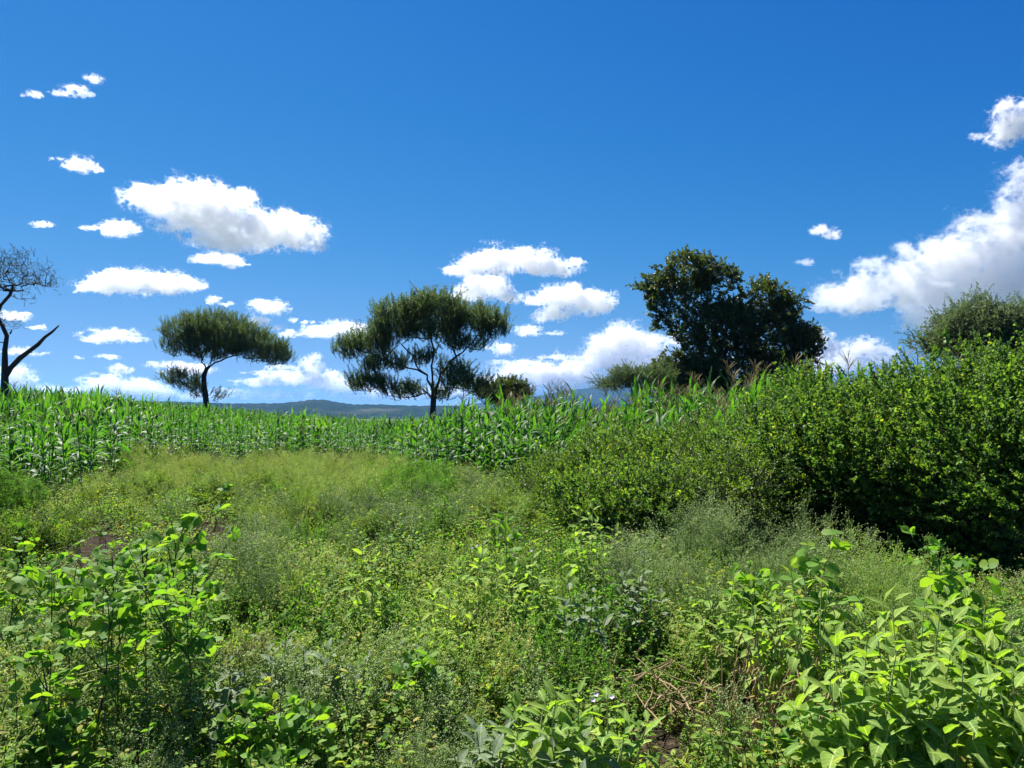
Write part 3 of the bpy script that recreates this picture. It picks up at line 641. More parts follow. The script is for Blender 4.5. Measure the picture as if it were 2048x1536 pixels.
# ------------------------------------------------------------------ plant pieces
a3 = np.arange(3) * 2 * np.pi / 3
seg_v = np.concatenate([np.stack([np.cos(a3), a3 * 0, np.sin(a3)], -1), np.stack([np.cos(a3) * .6, a3 * 0 + 1, np.sin(a3) * .6], -1)]); seg_f = np.array([[0, 3, 4, 1], [1, 4, 5, 2], [2, 5, 3, 0]])
oct_v = np.array([[1, 0, 0], [-1, 0, 0], [0, 1, 0], [0, -1, 0], [0, 0, 1], [0, 0, -1.]]); oct_f = np.array([[4, 0, 2], [4, 2, 1], [4, 1, 3], [4, 3, 0], [5, 2, 0], [5, 1, 2], [5, 3, 1], [5, 0, 3]])
def segs(b, A, B_, r, tint, mat):
    d = B_ - A; L = np.linalg.norm(d, axis=1); r = np.broadcast_to(r, L.shape)
    b.inst(seg_v, seg_f, frames(d), A, np.stack([r, L, r], -1), np.broadcast_to(tint, L.shape), mat)
def sub(P, D, n, ang, length, rs, t0=.3):
    """n child directions and start points on each parent segment (P start, D vector)"""
    N = len(P); t = t0 + (1 - t0) * rs.rand(N, n); A = (P[:, None] + D[:, None] * t[..., None]).reshape(-1, 3)
    d = unit(np.repeat(D, n, 0)) + rs.randn(N * n, 3) * ang; d = unit(d) * length * (.6 + .8 * rs.rand(N * n))[:, None]
    return A, d
def up_bias(d, k):
    L = np.linalg.norm(d, axis=1, keepdims=True); d = d + np.array([0, 0, k]) * L; return unit(d) * L

def panicle_plant(H, seed, nst=3, n1=7, n2=5, n3=4, head=.0042, mats=('grey_stem', 'white', 'teal'), leaves=40, lw=.05, dense=1.0):
    rs = np.random.RandomState(seed); b = MB()
    P0 = rs.randn(nst, 3) * [.03, .03, 0]; D0 = up_bias(unit(rs.randn(nst, 3) * [.3, .3, .05] + [0, 0, 1]) * H * .85 * (.75 + .3 * rs.rand(nst))[:, None], .2)
    segs(b, P0, P0 + D0, .004, .3, 0)
    A1, d1 = sub(P0, D0, n1, .75, H * .34, rs, .35); d1 = up_bias(d1, .35); segs(b, A1, A1 + d1, .0022, .4, 0)
    A2, d2 = sub(A1, d1, n2, .7, H * .13, rs, .4); d2 = up_bias(d2, .3); segs(b, A2, A2 + d2, .0013, .6, 0)
    A3, d3 = sub(A2, d2, n3, .8, H * .05, rs, .4); segs(b, A3, A3 + d3, .0009, .7, 0)
    T = A3 + d3; b.inst(oct_v, oct_f, np.tile(np.eye(3), (len(T), 1, 1)), T, head * (.7 + .7 * rs.rand(len(T))), rs.rand(len(T)), 1)
    if leaves:
        t = rs.rand(leaves) ** 1.3; k = rs.randint(0, nst, leaves); A = P0[k] + D0[k] * (.08 + .7 * t)[:, None]
        d = unit(rs.randn(leaves, 3) * [1, 1, .4] + [0, 0, .3]) * (H * .2); segs(b, A, A + d, .001, .4, 2)
        A4, d4 = sub(A, d, 6, .9, lw, rs, .2); b.inst(*lf_small, frames(d4, rs.randn(len(A4))), A4, np.full(len(A4), lw), rs.rand(len(A4)), 2)
    return b.build('flowering_weed_mesh', [M[m] for m in mats], link=False)

def blade_tuft(n, H, spread, w_, mat, seed, tip=None):
    rs = np.random.RandomState(seed); b = MB()
    vs = [leaf_t(w_, 5, .3, dr, outline='blade', seed=i) for i, dr in enumerate((.5, 1.0, 1.6))]
    for i, tv in enumerate(vs):
        m = n // 3; az = rs.rand(m) * 6.28; el = np.clip(1.25 - rs.rand(m) * .7, .3, 1.5); P = rs.randn(m, 3) * [spread, spread, 0]
        b.inst(*tv, frames(sph(az, el), rs.randn(m) * .3), P, H * (.45 + .7 * rs.rand(m)), np.clip(rs.rand(m), 0, 1))
    return b.build('tuft_mesh', [M[mat]], link=False)

def herb_clump(H, nst, nl, ls, leaf, mat, seed, spread=.5, flat=0.):
    rs = np.random.RandomState(seed); b = MB()
    P0 = rs.randn(nst, 3) * [.06, .06, 0]; D0 = unit(rs.randn(nst, 3) * [spread, spread, 0] + [0, 0, 1]) * H * (.6 + .5 * rs.rand(nst))[:, None]
    segs(b, P0, P0 + D0, .0025, .3, 1)
    t = .15 + .85 * rs.rand(nst, nl) ** .8; A = (P0[:, None] + D0[:, None] * t[..., None]).reshape(-1, 3); n = len(A)
    d = unit(rs.randn(n, 3) * [1, 1, .3] + [0, 0, .35])
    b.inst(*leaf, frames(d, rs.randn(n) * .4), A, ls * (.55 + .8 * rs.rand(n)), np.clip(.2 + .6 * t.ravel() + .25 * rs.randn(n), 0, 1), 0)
    return b.build('herb_mesh', [M[mat], M['stem']], link=False)

def feathery(H, seed, nst=5, mat='teal'):
    rs = np.random.RandomState(seed); b = MB()
    P0 = rs.randn(nst, 3) * [.04, .04, 0]; D0 = unit(rs.randn(nst, 3) * [.35, .35, 0] + [0, 0, 1]) * H * (.6 + .5 * rs.rand(nst))[:, None]
    segs(b, P0, P0 + D0, .004, .3, 1)
    A1, d1 = sub(P0, D0, 12, .9, .14, rs, .15); d1 = up_bias(d1, .2); segs(b, A1, A1 + d1, .0012, .4, 0)
    A2, d2 = sub(A1, d1, 9, .8, .04, rs, .1)
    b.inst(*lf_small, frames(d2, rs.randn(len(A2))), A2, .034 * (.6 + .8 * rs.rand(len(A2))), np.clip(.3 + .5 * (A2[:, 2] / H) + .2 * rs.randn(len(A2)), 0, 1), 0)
    return b.build('feathery_mesh', [M[mat], M['stem']], link=False)

lf_round = leaf_t(.85, 5, .12, .3, outline='round'); lf_herb = leaf_t(.6, 4, .2, .5, outline='ovate')

# ------------------------------------------------------------------ maize
def maize_leaf_mesh(k):
    rs = np.random.RandomState(300 + k); L = (.55, .68, .8, .85, .72, .6)[k % 6]; dr = (.7, 1.2, 1.9, 2.4, 1.6, 2.8)[k % 6]
    v, f = leaf_t(.135, 9, .4, dr, .16, 'blade', k)
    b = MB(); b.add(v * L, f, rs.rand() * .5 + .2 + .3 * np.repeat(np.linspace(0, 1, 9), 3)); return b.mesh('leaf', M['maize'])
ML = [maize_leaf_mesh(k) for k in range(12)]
def maize_plan(seed, H=2.1, tassel=False):
    """stalk points, leaf placements (mesh number, matrix)"""
    rs = np.random.RandomState(seed); n = 11 + rs.randint(3); lean = rs.randn(2) * .05
    z = np.linspace(0, H * .8, 7); S = np.stack([lean[0] * z, lean[1] * z, z], -1)
    out = []; az0 = rs.rand() * 3.14
    for i in range(n):
        t = i / (n - 1); h = H * (.08 + .70 * t); az = az0 + (i % 2) * math.pi + rs.randn() * .45; el = .75 + .62 * t ** 2 + rs.randn() * .1
        k = rs.randint(0, 3) + (3 if t < .35 else 0) if t < .8 else rs.choice([0, 1, 6, 7])
        p = np.array([lean[0] * h, lean[1] * h, h]); Rm = frames(sph(np.array([az]), np.array([min(el, 1.45)])), np.array([rs.randn() * .25]))[0]
        out.append((k + 6 * rs.randint(0, 2) if k < 6 else k, Rm, p, (.75 + .4 * rs.rand()) * (1 - .35 * abs(t - .5)) * H / 2.1))
    return S, out
def stalk_mesh(S, H, seed, tassel):
    rs = np.random.RandomState(seed); b = MB(); b.tube(S, np.linspace(.016, .007, len(S)), 6, .5)
    me = b.mesh('stalk', M['maize_stalk']); tm = None
    if tassel:
        b = MB(); top = S[-1]; b.tube(np.stack([top, top + [0.01, 0, H * .14], top + [.02, .01, H * .25]]), [.006, .004, .003], 4, .5)
        for i in range(9):
            az = i * .8 + rs.rand(); q = top + [0, 0, H * (.1 + .01 * i)]; d = sph(np.array(az), np.array(.75 + .3 * rs.rand())) * H * .11
            b.tube(np.stack([q, q + d * .6, q + d + [0, 0, -.015]]), [.004, .006, .003], 3, rs.rand())
        tm = b.mesh('tassel', M['tassel'])
    return me, tm
MV = []
for s in range(9):
    ts = s in (2, 5, 7, 8); S_, out_ = maize_plan(400 + s); sm, tm = stalk_mesh(S_, 2.1, s, ts); MV.append((S_, out_, sm, tm))
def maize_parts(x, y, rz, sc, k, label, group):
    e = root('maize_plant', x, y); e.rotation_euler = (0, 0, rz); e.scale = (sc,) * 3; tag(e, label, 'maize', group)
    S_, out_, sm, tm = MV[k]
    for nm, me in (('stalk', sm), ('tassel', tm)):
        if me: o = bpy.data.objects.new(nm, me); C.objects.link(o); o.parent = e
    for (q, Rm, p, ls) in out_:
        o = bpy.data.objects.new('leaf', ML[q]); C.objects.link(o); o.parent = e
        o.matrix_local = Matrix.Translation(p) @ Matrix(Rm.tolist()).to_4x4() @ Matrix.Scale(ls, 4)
def joined(k):
    S_, out_, sm, tm = MV[k]; b = MB(); rs = np.random.RandomState(k)
    b.tube(S_, np.linspace(.016, .007, len(S_)), 4, .5, 1)
    for (q, Rm, p, ls) in out_:
        me = ML[q]; v = np.array([w_.co[:] for w_ in me.vertices]); f = np.array([list(pp.vertices) for pp in me.polygons])
        b.inst(v, f, Rm[None], p[None], np.array([ls]), np.array([rs.rand()]))
    if tm:
        v = np.array([w_.co[:] for w_ in tm.vertices]); f = np.array([list(pp.vertices) for pp in tm.polygons]); b.add(v, f, .5, 2)
    return b.build('maize_mesh', [M['maize'], M['maize_stalk'], M['tassel']], link=False)
MJ = [joined(k) for k in range(9)]
HM = ([-400, 0, 250, 330, 450, 600, 800, 900, 1050, 1220, 1300, 1500, 2300], [2.4, 2.35, 2.15, 1.75, 1.6, 1.5, 1.45, 1.85, 2.25, 2.2, 2.5, 2.6, 2.6])
FR = ([-500, 0, 120, 200, 235, 270, 600, 700, 780, 850, 900, 1000, 1100, 1500, 2300], [17, 18.5, 17.5, 19, 21, 27, 31, 31, 30, 25, 23.5, 21.5, 18.5, 16, 14.5])
pts = []
D_ = 14.; 
while D_ < 92:
    st = .5 if D_ < 40 else (.62 if D_ < 60 else .8)
    hw = D_ * .80; xs = np.arange(-hw, hw, st * .75); xs = xs + rng.randn(len(xs)) * .13; ys = D_ + rng.randn(len(xs)) * .14
    keep = rng.rand(len(xs)) > .08
    px = 1024 + F * xs / ys; fr = np.interp(px, *FR) + .6 * rng.randn(len(xs)) + 1.8 * vnoise(xs * .5, ys * 0, xs * 0, 9)
    keep &= (ys > fr); keep &= ~((px > 1500) & (ys > 30)) ; pts.append(np.stack([xs, ys, px, ys - fr], -1)[keep]); D_ += st * .95
pts = np.concatenate(pts)
# a few stragglers in front of the rows, as in the photograph
extra = [(575, 27.5), (585, 28.2), (640, 29), (655, 28.3), (668, 28.8), (618, 26.5), (820, 22.5), (828, 22.9), (835, 22.3), (600, 28.5), (170, 16.6), (182, 16.9), (100, 16.8), (85, 17.2)]
pts = np.concatenate([pts, np.array([[(p - 1024) / F * d, d, p, 0.0] for p, d in extra])])
hh = np.interp(pts[:, 2], *HM) * (1 + .26 * vnoise(pts[:, 0] * .35, pts[:, 1] * .35, pts[:, 0] * 0, 21)) * (.8 + .36 * rng.rand(len(pts)))
hh *= np.where((pts[:, 2] > 560) & (pts[:, 2] < 640) & (pts[:, 1] < 34), 1.15, 1)
vis = (pts[:, 2] > -60) & (pts[:, 2] < 1560)
score = np.where(vis, pts[:, 1] + np.clip(pts[:, 3], 0, 3) * 2.2, 1e9); order = np.argsort(score)
near, mid, rest = order[:70], order[70:290], order[290:]
def zone(px):
    for lim, nm in ((235, 'of the near stand at the far left'), (620, 'of the rows before the flat-topped acacia'), (860, 'of the thin rows left of the central acacia'), (1050, 'of the rows just right of the central acacia'), (1250, 'of the rows before the far mountain'), (9999, 'of the rows before the big dark tree')):
        if px < lim: return nm
def how(i, k):
    e = hh[i] / np.interp(pts[i, 2], *HM); return ('tall ' if e > 1.08 else 'short ' if e < .88 else '') + ('tasselled ' if k in (2, 5, 7, 8) else '')
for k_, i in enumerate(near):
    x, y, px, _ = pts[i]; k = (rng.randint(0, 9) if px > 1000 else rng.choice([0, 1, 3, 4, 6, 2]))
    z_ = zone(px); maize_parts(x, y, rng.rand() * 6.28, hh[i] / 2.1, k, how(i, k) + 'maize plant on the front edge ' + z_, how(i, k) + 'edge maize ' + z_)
for i in mid:
    x, y, px, _ = pts[i]; k = (rng.randint(0, 9) if px > 1000 else rng.choice([0, 1, 3, 4, 6, 2]))
    o = bpy.data.objects.new('maize_plant', MJ[k].data); C.objects.link(o); o.location = (x, y, float(gz(x, y))); o.rotation_euler = (0, 0, rng.rand() * 6.28); o.scale = (hh[i] / 2.1,) * 3
    z_ = zone(px); tag(o, how(i, k) + 'maize plant well inside ' + z_[3:], 'maize', how(i, k) + 'inner maize ' + z_)
P = pts[rest]; n = len(P)
rot = np.stack([rng.randn(n) * .04, rng.randn(n) * .04, rng.rand(n) * 6.28], -1)
ix = rng.randint(0, 9, n); ix = np.where(((P[:, 2] < 1000) & (rng.rand(n) < .96)) | (rng.rand(n) < .5), rng.choice([0, 1, 3, 4, 6], n), ix)
tag(scatter('maize_field', np.stack([P[:, 0], P[:, 1], gz(P[:, 0], P[:, 1])], -1), rot, hh[rest] / 2.1, MJ, idx=ix), 'dense green maize field stretching back to the acacias')

# ------------------------------------------------------------------ hedge bushes on the right
def hedge_bush(px, D, hw, h, label, protos, n, seed, depth=2.0, name='hedge_bush', size=1.0, spikes=6, over=0., group='bushes of the hedge on the right'):
    rs = np.random.RandomState(seed); x = (px - 1024) / F * D; e = root(name, x, D); tag(e, label, 'bush', group)
    nl = 16; az = rs.rand(nl) * 6.28; q = np.sqrt(rs.rand(nl)) * .75
    c = np.stack([np.cos(az) * q * hw, np.sin(az) * q * depth, h * (.2 + .55 * rs.rand(nl)) * (1 - .35 * q)], -1); c[:3, 2] = h * .72; c[:3, :2] *= .5
    r = np.stack([hw * (.3 + .28 * rs.rand(nl)), depth * (.25 + .25 * rs.rand(nl)), h * (.16 + .16 * rs.rand(nl))], -1)
    r[:, 2] = np.minimum(r[:, 2], h * 1.0 - c[:, 2] - .05)
    k = rs.randint(0, nl, n); d = unit(rs.randn(n, 3)); s = np.where(rs.rand(n) < .75, .85 + .2 * rs.rand(n), rs.rand(n) ** .33)[:, None]
    P = c[k] + d * r[k] * s; P[:, 2] = np.abs(P[:, 2]) * .98 + .05; P[:, :2] *= np.clip(.42 + .85 * P[:, 2:3] / h, .42, 1.05); P[:, 1] -= over * (P[:, 2] / h - .45)
    dd = d * [1, 1, .6] + [0, 0, .55] + rs.randn(n, 3) * .35
    # upright leafy shoots sticking out of the top
    m = spikes * 14; a = rs.randn(spikes, 2) * [hw * .5, depth * .4]; kk = np.repeat(np.arange(spikes), 14); t = np.tile(np.linspace(0, 1, 14), spikes)
    lean = rs.randn(spikes, 2) * .15; hs_ = h * (.85 + .1 * rs.rand(spikes)); ln = .25 + .35 * rs.rand(spikes)
    SP = np.stack([a[kk, 0] + lean[kk, 0] * t, a[kk, 1] + lean[kk, 1] * t, hs_[kk] * .9 + t * ln[kk]], -1) + rs.randn(m, 3) * .015
    P = np.concatenate([P, SP]); dd = np.concatenate([dd, rs.randn(m, 3) * .5 + [0, 0, 1.0]]); sc = np.concatenate([size * (.6 + .7 * rs.rand(n)), np.full(m, .45 * size) * (1.1 - .5 * t)])
    scatter('foliage', P, eul(frames(dd, rs.rand(len(P)) * 6.28)), sc, protos, parent=e)
    b = MB()
    for i in range(nl):
        p0 = np.array([rs.randn() * .12, rs.randn() * .12, -.05]); b.tube(np.stack([p0, p0 * .5 + c[i] * .5 + rs.randn(3) * .08, c[i] + d[i] * r[i] * .6]), [.03, .02, .008], 4)
    b.build('stem', M['bark'], e)
HB = [(2170, 8.4, 1.6, 3.15, 'tall leafy hedge bush cut off by the right edge of the view'), (2040, 9.3, 1.35, 3.05, 'tall leafy hedge bush under the grey-green tree, dark below'),
      (1925, 10.0, 1.25, 2.9, 'tall hedge bush below the left end of the grey-green tree crown'), (1820, 10.6, 1.2, 2.8, 'bright-topped hedge bush second step left of the grey-green tree'),
      (1720, 11.2, 1.15, 2.6, 'hedge bush with upright shoots against the white cloud'), (1630, 11.8, 1.1, 2.3, 'hedge bush just right of the big dark tree'),
      (1565, 12.2, .38, 2.85, 'slender hedge bush with a tall leafy spike in front of the dark tree'), (1500, 12.6, 1.1, 2.15, 'rounded hedge bush below the dark tree')]
for i, a in enumerate(HB): hedge_bush(*a[:5], hedge_sprigs + thick_sprigs[:(0, 3, 2)[i % 3]], 2100 if a[2] > 1 else 900, 500 + i, size=(.75, .9, 1.0)[i % 3], spikes=12, over=.9)
TB = [(1400, 13.0, 1.15, 1.9, 'olive thicket bush in front of the tasselled maize'), (1300, 13.6, 1.1, 1.6, 'olive thicket bush with reddish dead stems in it'), (1200, 14.0, 1.05, 1.5, 'small-leaved thicket bush with a large-leaved shoot at its top'),
      (1105, 14.4, .9, 1.1, 'low thicket bush at the left end of the thicket'), (1330, 11.2, 1.0, 1.2, 'low olive thicket bush nearest the pale flowering weeds'), (1210, 11.8, .9, 1.1, 'low dark thicket bush below the left thicket'), (1450, 11.0, 1.0, 1.5, 'thicket bush between the pale weeds and the hedge')]
for i, a in enumerate(TB): hedge_bush(*a[:5], thick_sprigs[:4] + hedge_sprigs[:(0, 2, 4)[i % 3]], 1400, 520 + i, depth=1.4, name='thicket_bush', size=1.0, spikes=5, group='low thicket bushes left of the hedge')

# ------------------------------------------------------------------ ground cover (stuff)
def grid_pts(D0, D1, st, spread=.86, jit=.45):
    ys = np.arange(D0, D1, st); out = []
    for y in ys:
        xs = np.arange(-y * spread - 1.2, y * spread + 1.2, st); out.append(np.stack([xs + rng.randn(len(xs)) * st * jit, y + rng.randn(len(xs)) * st * jit], -1))
    return np.concatenate(out)
def ppx(P, h=.0):
    z = gz(P[:, 0], P[:, 1]) + h; return 1024 + F * P[:, 0] / P[:, 1], HZ + F * (CAMZ - z) / P[:, 1]
def blob(px, py, B):
    w_ = np.zeros(len(px))
    for (cx, cy_, rx, ry, k) in B: w_ = np.maximum(w_, k * np.clip(1.4 - np.hypot((px - cx) / rx, (py - cy_) / ry), 0, 1))
    return w_
def cover(name, label, P, w_, protos, size, tilt=.12, hmod=None):
    keep = rng.rand(len(P)) < w_; P = P[keep]; n = len(P)
    s = size * (.65 + .7 * rng.rand(n)) * (1 + .35 * vnoise(P[:, 0] * .8, P[:, 1] * .8, P[:, 0] * 0, 31))
    if hmod is not None: s = s * hmod[keep]
    rot = np.stack([rng.randn(n) * tilt, rng.randn(n) * tilt, rng.rand(n) * 6.28], -1)
    return tag(scatter(name, np.stack([P[:, 0], P[:, 1], gz(P[:, 0], P[:, 1]) - .01], -1), rot, s, protos), label)
SOIL = [(190, 1090, 115, 62, 1.2), (425, 1062, 60, 42, 1.1), (410, 1100, 40, 26, .9), (1330, 1450, 100, 60, 1), (1340, 1540, 120, 50, .9), (1250, 1330, 50, 30, .8), (1500, 1420, 130, 70, .75), (1560, 1310, 80, 60, .6), (500, 1290, 40, 25, .7), (740, 1215, 40, 14, .8), (260, 1480, 110, 30, .6), (1110, 1390, 60, 20, .7), (130, 930, 1, 1, 0)]
TAN = [(350, 950, 190, 45, 1), (620, 950, 170, 40, 1), (740, 930, 90, 35, 1), (960, 920, 110, 25, 1), (700, 1000, 90, 50, .7), (560, 1060, 100, 30, .6), (120, 1000, 120, 30, .4)]
WHT = [(1450, 1080, 230, 70, 1), (1280, 1060, 130, 50, .8), (520, 1090, 100, 45, .9), (700, 1060, 130, 50, .6), (900, 1040, 130, 60, .5), (660, 1470, 330, 80, .9), (900, 1480, 180, 80, .8), (60, 1420, 120, 120, .7), (1400, 1500, 150, 40, .4), (1980, 1500, 60, 60, .5), (760, 1020, 100, 40, .6)]
YEL = [(640, 1230, 230, 70, 1), (880, 1010, 160, 60, .6), (420, 1180, 120, 50, .7), (300, 960, 250, 50, .6), (200, 1150, 200, 40, .7), (150, 1250, 160, 60, .6), (1380, 1230, 90, 50, .6), (1450, 1400, 150, 80, .5)]
TEAL = [(830, 965, 85, 35, 1), (1110, 1300, 130, 70, .8), (620, 1085, 50, 25, .7), (30, 1010, 60, 40, .5), (1560, 1060, 120, 40, .5), (830, 1080, 90, 30, .4)]
BRN = [(1500, 1400, 170, 100, 1.2), (640, 1190, 130, 50, .8), (1330, 1440, 110, 70, 1), (250, 1440, 140, 60, .9), (700, 1180, 120, 35, .7), (500, 1290, 50, 30, 1), (560, 1160, 90, 30, .5), (1560, 1290, 90, 90, 1), (200, 1075, 90, 35, .5), (1950, 1480, 90, 60, .7)]

A_ = grid_pts(1.8, 9, .13); B_ = grid_pts(9, 27, .21); G = np.concatenate([A_, B_]); gx_, gy_ = ppx(G, .15)
nz1 = vnoise(G[:, 0] * .9, G[:, 1] * .9, G[:, 0] * 0, 41); nz2 = vnoise(G[:, 0] * 1.7, G[:, 1] * 1.7, G[:, 0] * 0, 42); nz3 = vnoise(G[:, 0] * .5, G[:, 1] * .5, G[:, 0] * 0, 43)
so, ta, wh, ye, te, br = [blob(gx_, gy_, q) for q in (SOIL, TAN, WHT, YEL, TEAL, BRN)]
bare = 1 - so
tufts = [blade_tuft(45, .3, .06, .035, 'grass', 600 + s) for s in range(5)]
dryt = [panicle_plant(.75, 610 + s, 5, 6, 4, 3, .0065, ('dry', 'dry', 'grass'), 20, .04) for s in range(4)]
whit = [panicle_plant(.6, 620 + s, 4, 7, 5, 4, .0045, leaves=50, lw=.035) for s in range(5)]
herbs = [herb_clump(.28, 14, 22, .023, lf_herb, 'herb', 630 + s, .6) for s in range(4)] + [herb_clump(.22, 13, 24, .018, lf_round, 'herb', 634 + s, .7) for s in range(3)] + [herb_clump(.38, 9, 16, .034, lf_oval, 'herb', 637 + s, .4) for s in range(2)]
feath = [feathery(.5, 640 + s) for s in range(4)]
deadp = [panicle_plant(.3, 650 + s, 6, 5, 3, 2, .003, ('dead', 'dead', 'dead'), 0, dense=1) for s in range(3)] + [blade_tuft(30, .2, .07, .03, 'dead', 655 + s) for s in range(2)]
farm = np.clip((gy_ - 880) / 300, 0, 1)
cover('grass', 'short yellow-green grass growing between the weeds', G, bare * (.42 + .35 * ye + .25 * ta + .15 * nz2), tufts, .85)
cover('dry_grass', 'wispy tan seeding grass along the front of the maize', G, bare * np.clip((.10 + .5 * nz2) * ta + .01, 0, 1), dryt, .8)
cover('white_flowering_weeds', 'pale green weeds dotted with tiny white flower heads', G, bare * np.clip(.22 * wh + .02 + .06 * nz1, 0, 1), whit, .8)
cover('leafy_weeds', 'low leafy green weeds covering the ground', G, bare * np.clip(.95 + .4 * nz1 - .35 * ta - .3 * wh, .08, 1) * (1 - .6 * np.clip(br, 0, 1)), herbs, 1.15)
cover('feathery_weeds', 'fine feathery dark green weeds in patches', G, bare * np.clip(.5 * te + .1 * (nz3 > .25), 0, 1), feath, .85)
cover('dead_stems', 'brown dry stems and litter between the weeds', G, np.clip(.5 * br + .25 * so, 0, 1), deadp, .6, .7)

for i, (px, D, hw, h, lab, pr, sz, n_) in enumerate([
 (830, 15.3, .95, .85, 'rounded fresh green feathery bush in front of the maize left of centre', feath, .5, 260),
 (435, 15.2, .55, .55, 'low dark green leafy bush at the right rim of the soil gaps', herbs, .7, 120),
 (520, 15.8, .6, .6, 'low leafy bush amid the seeding grass in the left middle distance', herbs, .7, 120),
 (1235, 15.2, .5, 1.75, 'upright larger-leaved bush poking out of the low thicket', thick_sprigs, 1.5, 160),
 (60, 9.4, .7, .8, 'dense low leafy bush at the left edge beyond the round-leaved plants', herbs, .75, 160),
 (610, 12.6, .45, .55, 'dark twiggy low bush in the middle distance left of centre', herbs, .6, 90),
 (1010, 12.5, .6, .6, 'low leafy bush halfway between the foreground and the maize', herbs, .7, 120),
 (760, 11.0, .5, .5, 'low spreading leafy bush above the yellow-green drooping shrub', herbs, .7, 100),
 (20, 13.5, .8, .9, 'blue-green feathery bush at the left edge under the maize', feath, .5, 200),
 (300, 16.8, .6, .5, 'low leafy bush at the foot of the near maize stand', herbs, .7, 110)]):
    hedge_bush(px, D, hw, h, lab, pr, n_, 560 + i, depth=hw, name='low_bush', size=sz, spikes=2, group='low bushes among the weeds')

# ------------------------------------------------------------------ foreground plants one can tell apart
def placed(px, py, h):
    D = (CAMZ - h) * F / (py - HZ); x = (px - 1024) / F * D
    for _ in range(3): D = (CAMZ - h - float(gz(x, D))) * F / (py - HZ); x = (px - 1024) / F * D
    return x, D
def link(name, me, parent, Rm=None, p=(0, 0, 0), s=1.0):
    o = bpy.data.objects.new(name, me); C.objects.link(o); o.parent = parent
    if Rm is not None: o.matrix_local = Matrix.Translation(p) @ Matrix(Rm.tolist()).to_4x4() @ Matrix.Scale(s, 4)
    return o
def single(tv, mat, name='leaf', tint=.5, S=1.0, petiole=0.0):
    b = MB(); v, f = tv; v = v * S + [0, petiole, 0]; b.add(v, f, tint)
    if petiole: segs(b, np.array([[0, 0, 0.]]), np.array([[0, petiole * 1.1, .0]]), .0018, .5, 0)
    return b.mesh(name, M[mat])
BL = {m: [single(leaf_t(.4, 9, .3, (.6, 1.1, 1.6, .3, 1.3, .9)[k % 6], 0.06, 'ovate' if k % 3 else 'lance', k), m, tint=(.1, .3, .45, .6, .8, .97)[k % 6] if k < 11 else 1.0, petiole=.12) for k in range(12)] for m in ('broad', 'woolly')}
def petal_mesh():
    b = MB()
    for k in range(5):
        d = sph(np.array([k * 1.257]), np.array([.35])); b.inst(*leaf_t(.7, 4, .1, -.3, outline='ovate'), frames(d), np.zeros((1, 3)), np.array([.016]))
    return b.mesh('flower', M['lilac'])
FLW = petal_mesh()
def broad_shrub(px, py, h, rad, nst, ls, label, mat, seed, yellow=.06, flowers=0, group='broad-leaved shrubs in the foreground'):
    big_ = seed < 706; ls *= 1.5 if big_ else 1.4; nst += 3 if big_ else 2; h0 = h; h = h * (1.12 if big_ else 1.2); rs = np.random.RandomState(seed); x, y = placed(px, py, h0); e = root('broad_leaved_shrub', x, y); tag(e, label, 'shrub', group); n_ = 0
    for k in range(nst):
        az = k * 2.4 + rs.rand() * .8; R_ = rad * math.sqrt((k + .5) / nst); hk = h * (1 - .35 * (R_ / rad) ** 2) * (.85 + .2 * rs.rand())
        t = np.linspace(0, 1, 7); S = np.stack([np.cos(az) * R_ * t ** .8, np.sin(az) * R_ * t ** .8, hk * t], -1) + np.cumsum(rs.randn(7, 3) * .008, 0)
        b = MB(); b.tube(S, np.linspace(.0065, .0025, 7), 5, .5); b.build('stem', M['stem' if mat == 'woolly' else 'green_stem'], e)
        nl = 11 + rs.randint(5)
        for i in range(nl):
            u = .22 + .78 * (i / (nl - 1)) ** .8; p = np.array([np.interp(u, t, S[:, q]) for q in range(3)]); a = i * 2.4 + rs.rand() * .7 + k
            el = (-.45 if big_ else -.15) + (1.4 if big_ else 1.05) * max(0, (u - .45) / .55) ** 1.4 + rs.randn() * .15; Rm = frames(sph(np.array([a]), np.array([el])), np.array([rs.randn() * .3]))[0]
            s = ls * (1 - .55 * max(0, (u - .6) / .4)) * (.75 + .45 * rs.rand()) * (.7 + .3 * min(1, u * 2))
            kind = rs.randint(0, 5) + 6 * rs.randint(0, 2) if u > .45 or rs.rand() > yellow * 4 else 11
            if u > .85: kind = rs.choice([3, 9, 0])
            if kind != 11: kind = min(kind, 10)
            link('leaf', BL[mat][kind], e, Rm, p, s); n_ += 1
    for k in range(flowers):
        az = rs.rand() * 6.28; q = rad * rs.rand() * .8; link('flower', FLW, e, frames(sph(np.array([az]), np.array([.6])))[0], np.array([np.cos(az) * q, np.sin(az) * q, h * .93]), 1.1)
